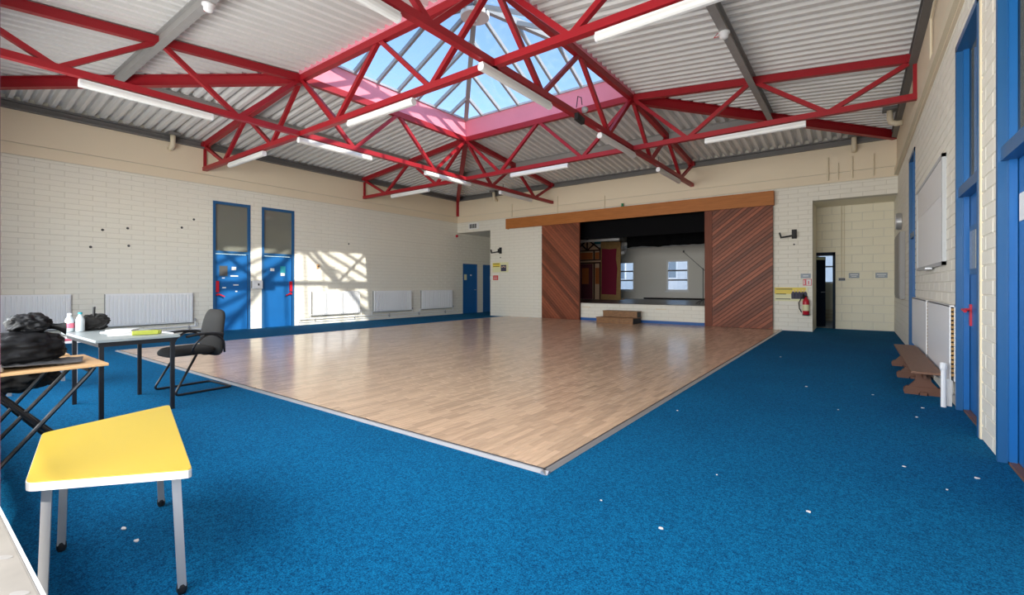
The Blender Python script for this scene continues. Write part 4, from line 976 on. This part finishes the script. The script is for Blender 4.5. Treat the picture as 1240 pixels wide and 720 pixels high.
# ------------------------------------------------------------------ black cantilever office chair
ch = thing('office_chair', (-6.17, 2.14, 0), 'black padded cantilever armchair facing the grey table', 'chair')
ox, oy = -6.17, 2.14
def arc(pts, r=.06, n=5):
    P = [Vector(p) for p in pts]; out = [P[0]]
    for k in range(1, len(P) - 1):
        a = (P[k - 1] - P[k]).normalized(); b = (P[k + 1] - P[k]).normalized(); q0, q1 = P[k] + a * r, P[k] + b * r
        for t in range(n + 1): t /= n; out.append(q0.lerp(P[k], t).lerp(P[k].lerp(q1, t), t))
    out.append(P[-1]); return out
W_ = .27
fp = [(-W_ + .03, -.08, .425), (-W_, -.31, .012), (-W_, .28, .012), (W_, .28, .012), (W_, -.31, .012), (W_ - .03, -.08, .425)]
MB().tube(arc([(ox + a, oy + b, c) for a, b, c in fp]), .0125, 10).build('cantilever_frame', 'black_metal', ch, smooth=True)
def cush(u, v):   # seat cushion: closed superellipse shell
    th_, ph = 2 * pi * u, pi * (v - .5); s_ = lambda q, e: math.copysign(abs(q) ** e, q)
    x = .25 * s_(cos(ph), .45) * s_(cos(th_), .45); y = .235 * s_(cos(ph), .45) * s_(sin(th_), .45); z = .045 * s_(sin(ph), .8)
    return (ox + x, oy - .085 + y, .452 + z - .03 * max(0, (-y - .14) / .1) ** 2 + .02 * (y + .2))
MB().grid(cush, 44, 16, True).build('seat', 'black_fabric', ch, smooth=True)
def backr(u, v):
    th_, ph = 2 * pi * u, pi * (v - .5); s_ = lambda q, e: math.copysign(abs(q) ** e, q)
    x = .24 * s_(cos(ph), .45) * s_(cos(th_), .4); z = .27 * s_(cos(ph), .45) * s_(sin(th_), .4); y = .042 * s_(sin(ph), .8); w_ = 1 - .12 * (z / .27)
    return (ox + x * w_, oy + .19 + y + .10 * (z / .27) * .5 - .035 * (1 - (x / .24) ** 2) + .03 * (z / .27) ** 2 - .02 * (z / .27), .645 + z)
MB().grid(backr, 44, 16, True).build('backrest', 'black_fabric', ch, smooth=True)
MB().grid(lambda u, v: (ox + .18 * (1 - v * .1) * cos(2 * pi * u), oy + .12 + .10 * v + .03 * sin(2 * pi * u), .43 + .05 * sin(2 * pi * u) + .02 * v), 20, 3, True).build('back_joint', 'black_fabric', ch, smooth=True)
for s in (-1, 1):
    x = ox + s * .275
    MB().tube(arc([(x - s * .04, oy - .13, .44), (x, oy - .10, .56), (x, oy + .01, .645), (x, oy + .10, .64), (x - s * .02, oy + .20, .56), (x - s * .05, oy + .22, .42)], .05), .012, 8).build('arm_loop', 'black_metal', ch, smooth=True)
    MB().grid(lambda u, v: (x + .028 * cos(2 * pi * u), oy - .19 + .37 * v, .655 + .014 * sin(2 * pi * u) - .02 * (2 * v - 1) ** 2), 12, 12, True).build('arm_pad', 'black', ch, smooth=True)
ch.rotation_euler[2] = radians(3)

# ------------------------------------------------------------------ slotted metal sill in the opening
sl = thing('slotted_sill', (-1.0, .1, .44), 'worn grey metal sill with oval slots along the low opening', 'sill')
box('sill_plate', 'sill', (-2.22, R - .02, -.04, .215, .442, .485), sl, .006)
box('edge_strip', 'alu_light', (-2.22, R - .02, .215, .221, .442, .487), sl)
for k in range(9):
    x = -2.04 + k * .24
    pts = [(x + .8 * .022 * cos(a_ * pi / 10) - .6 * .009 * sin(a_ * pi / 10), .186 + .6 * .022 * cos(a_ * pi / 10) + .8 * .009 * sin(a_ * pi / 10)) for a_ in range(20)]
    MB().prism(pts, lambda a, b, d: (a, b, d), .4852, .4862).build('slot', 'plate_grey', sl)
struct(MB().box(-2.3, -2.226, -.06, .222, .44, 3.4).build('trim_7', 'jamb'), 'dark maroon jamb of the wide opening')

# ------------------------------------------------------------------ litter on the carpet
rl = random.Random(11)
spots = [(1057, 478), (976, 468), (1015, 496), (1118, 494), (1183, 579), (1147, 593), (728, 606), (820, 497), (740, 440), (945, 432), (1110, 505), (868, 575), (1095, 565), (150, 640), (165, 655), (545, 520), (395, 492), (800, 640), (980, 620)]
for k, (u, v) in enumerate(spots):
    a_ = (u - 620) / F_PX; t_ = EYE * F_PX / (v - HY); x = t_ * (-SN + a_ * CS); y = t_ * (CS + a_ * SN)
    if WX0 - .1 < x < WX1 + .06 and y > WY0 - .06: continue
    s_ = rl.uniform(.007, .02); n_ = 6
    pts = [(x + s_ * rl.uniform(.4, 1.2) * cos(2 * pi * q / n_), y + s_ * rl.uniform(.3, .8) * sin(2 * pi * q / n_)) for q in range(n_)]
    tag(MB().prism(pts, lambda a, b, d: (a, b, d), .001, .004 + s_ * .1).build('litter_scrap', 'paper'), 'tiny white paper scrap lying on the blue carpet', 'scrap', 'paper scraps on the carpet')
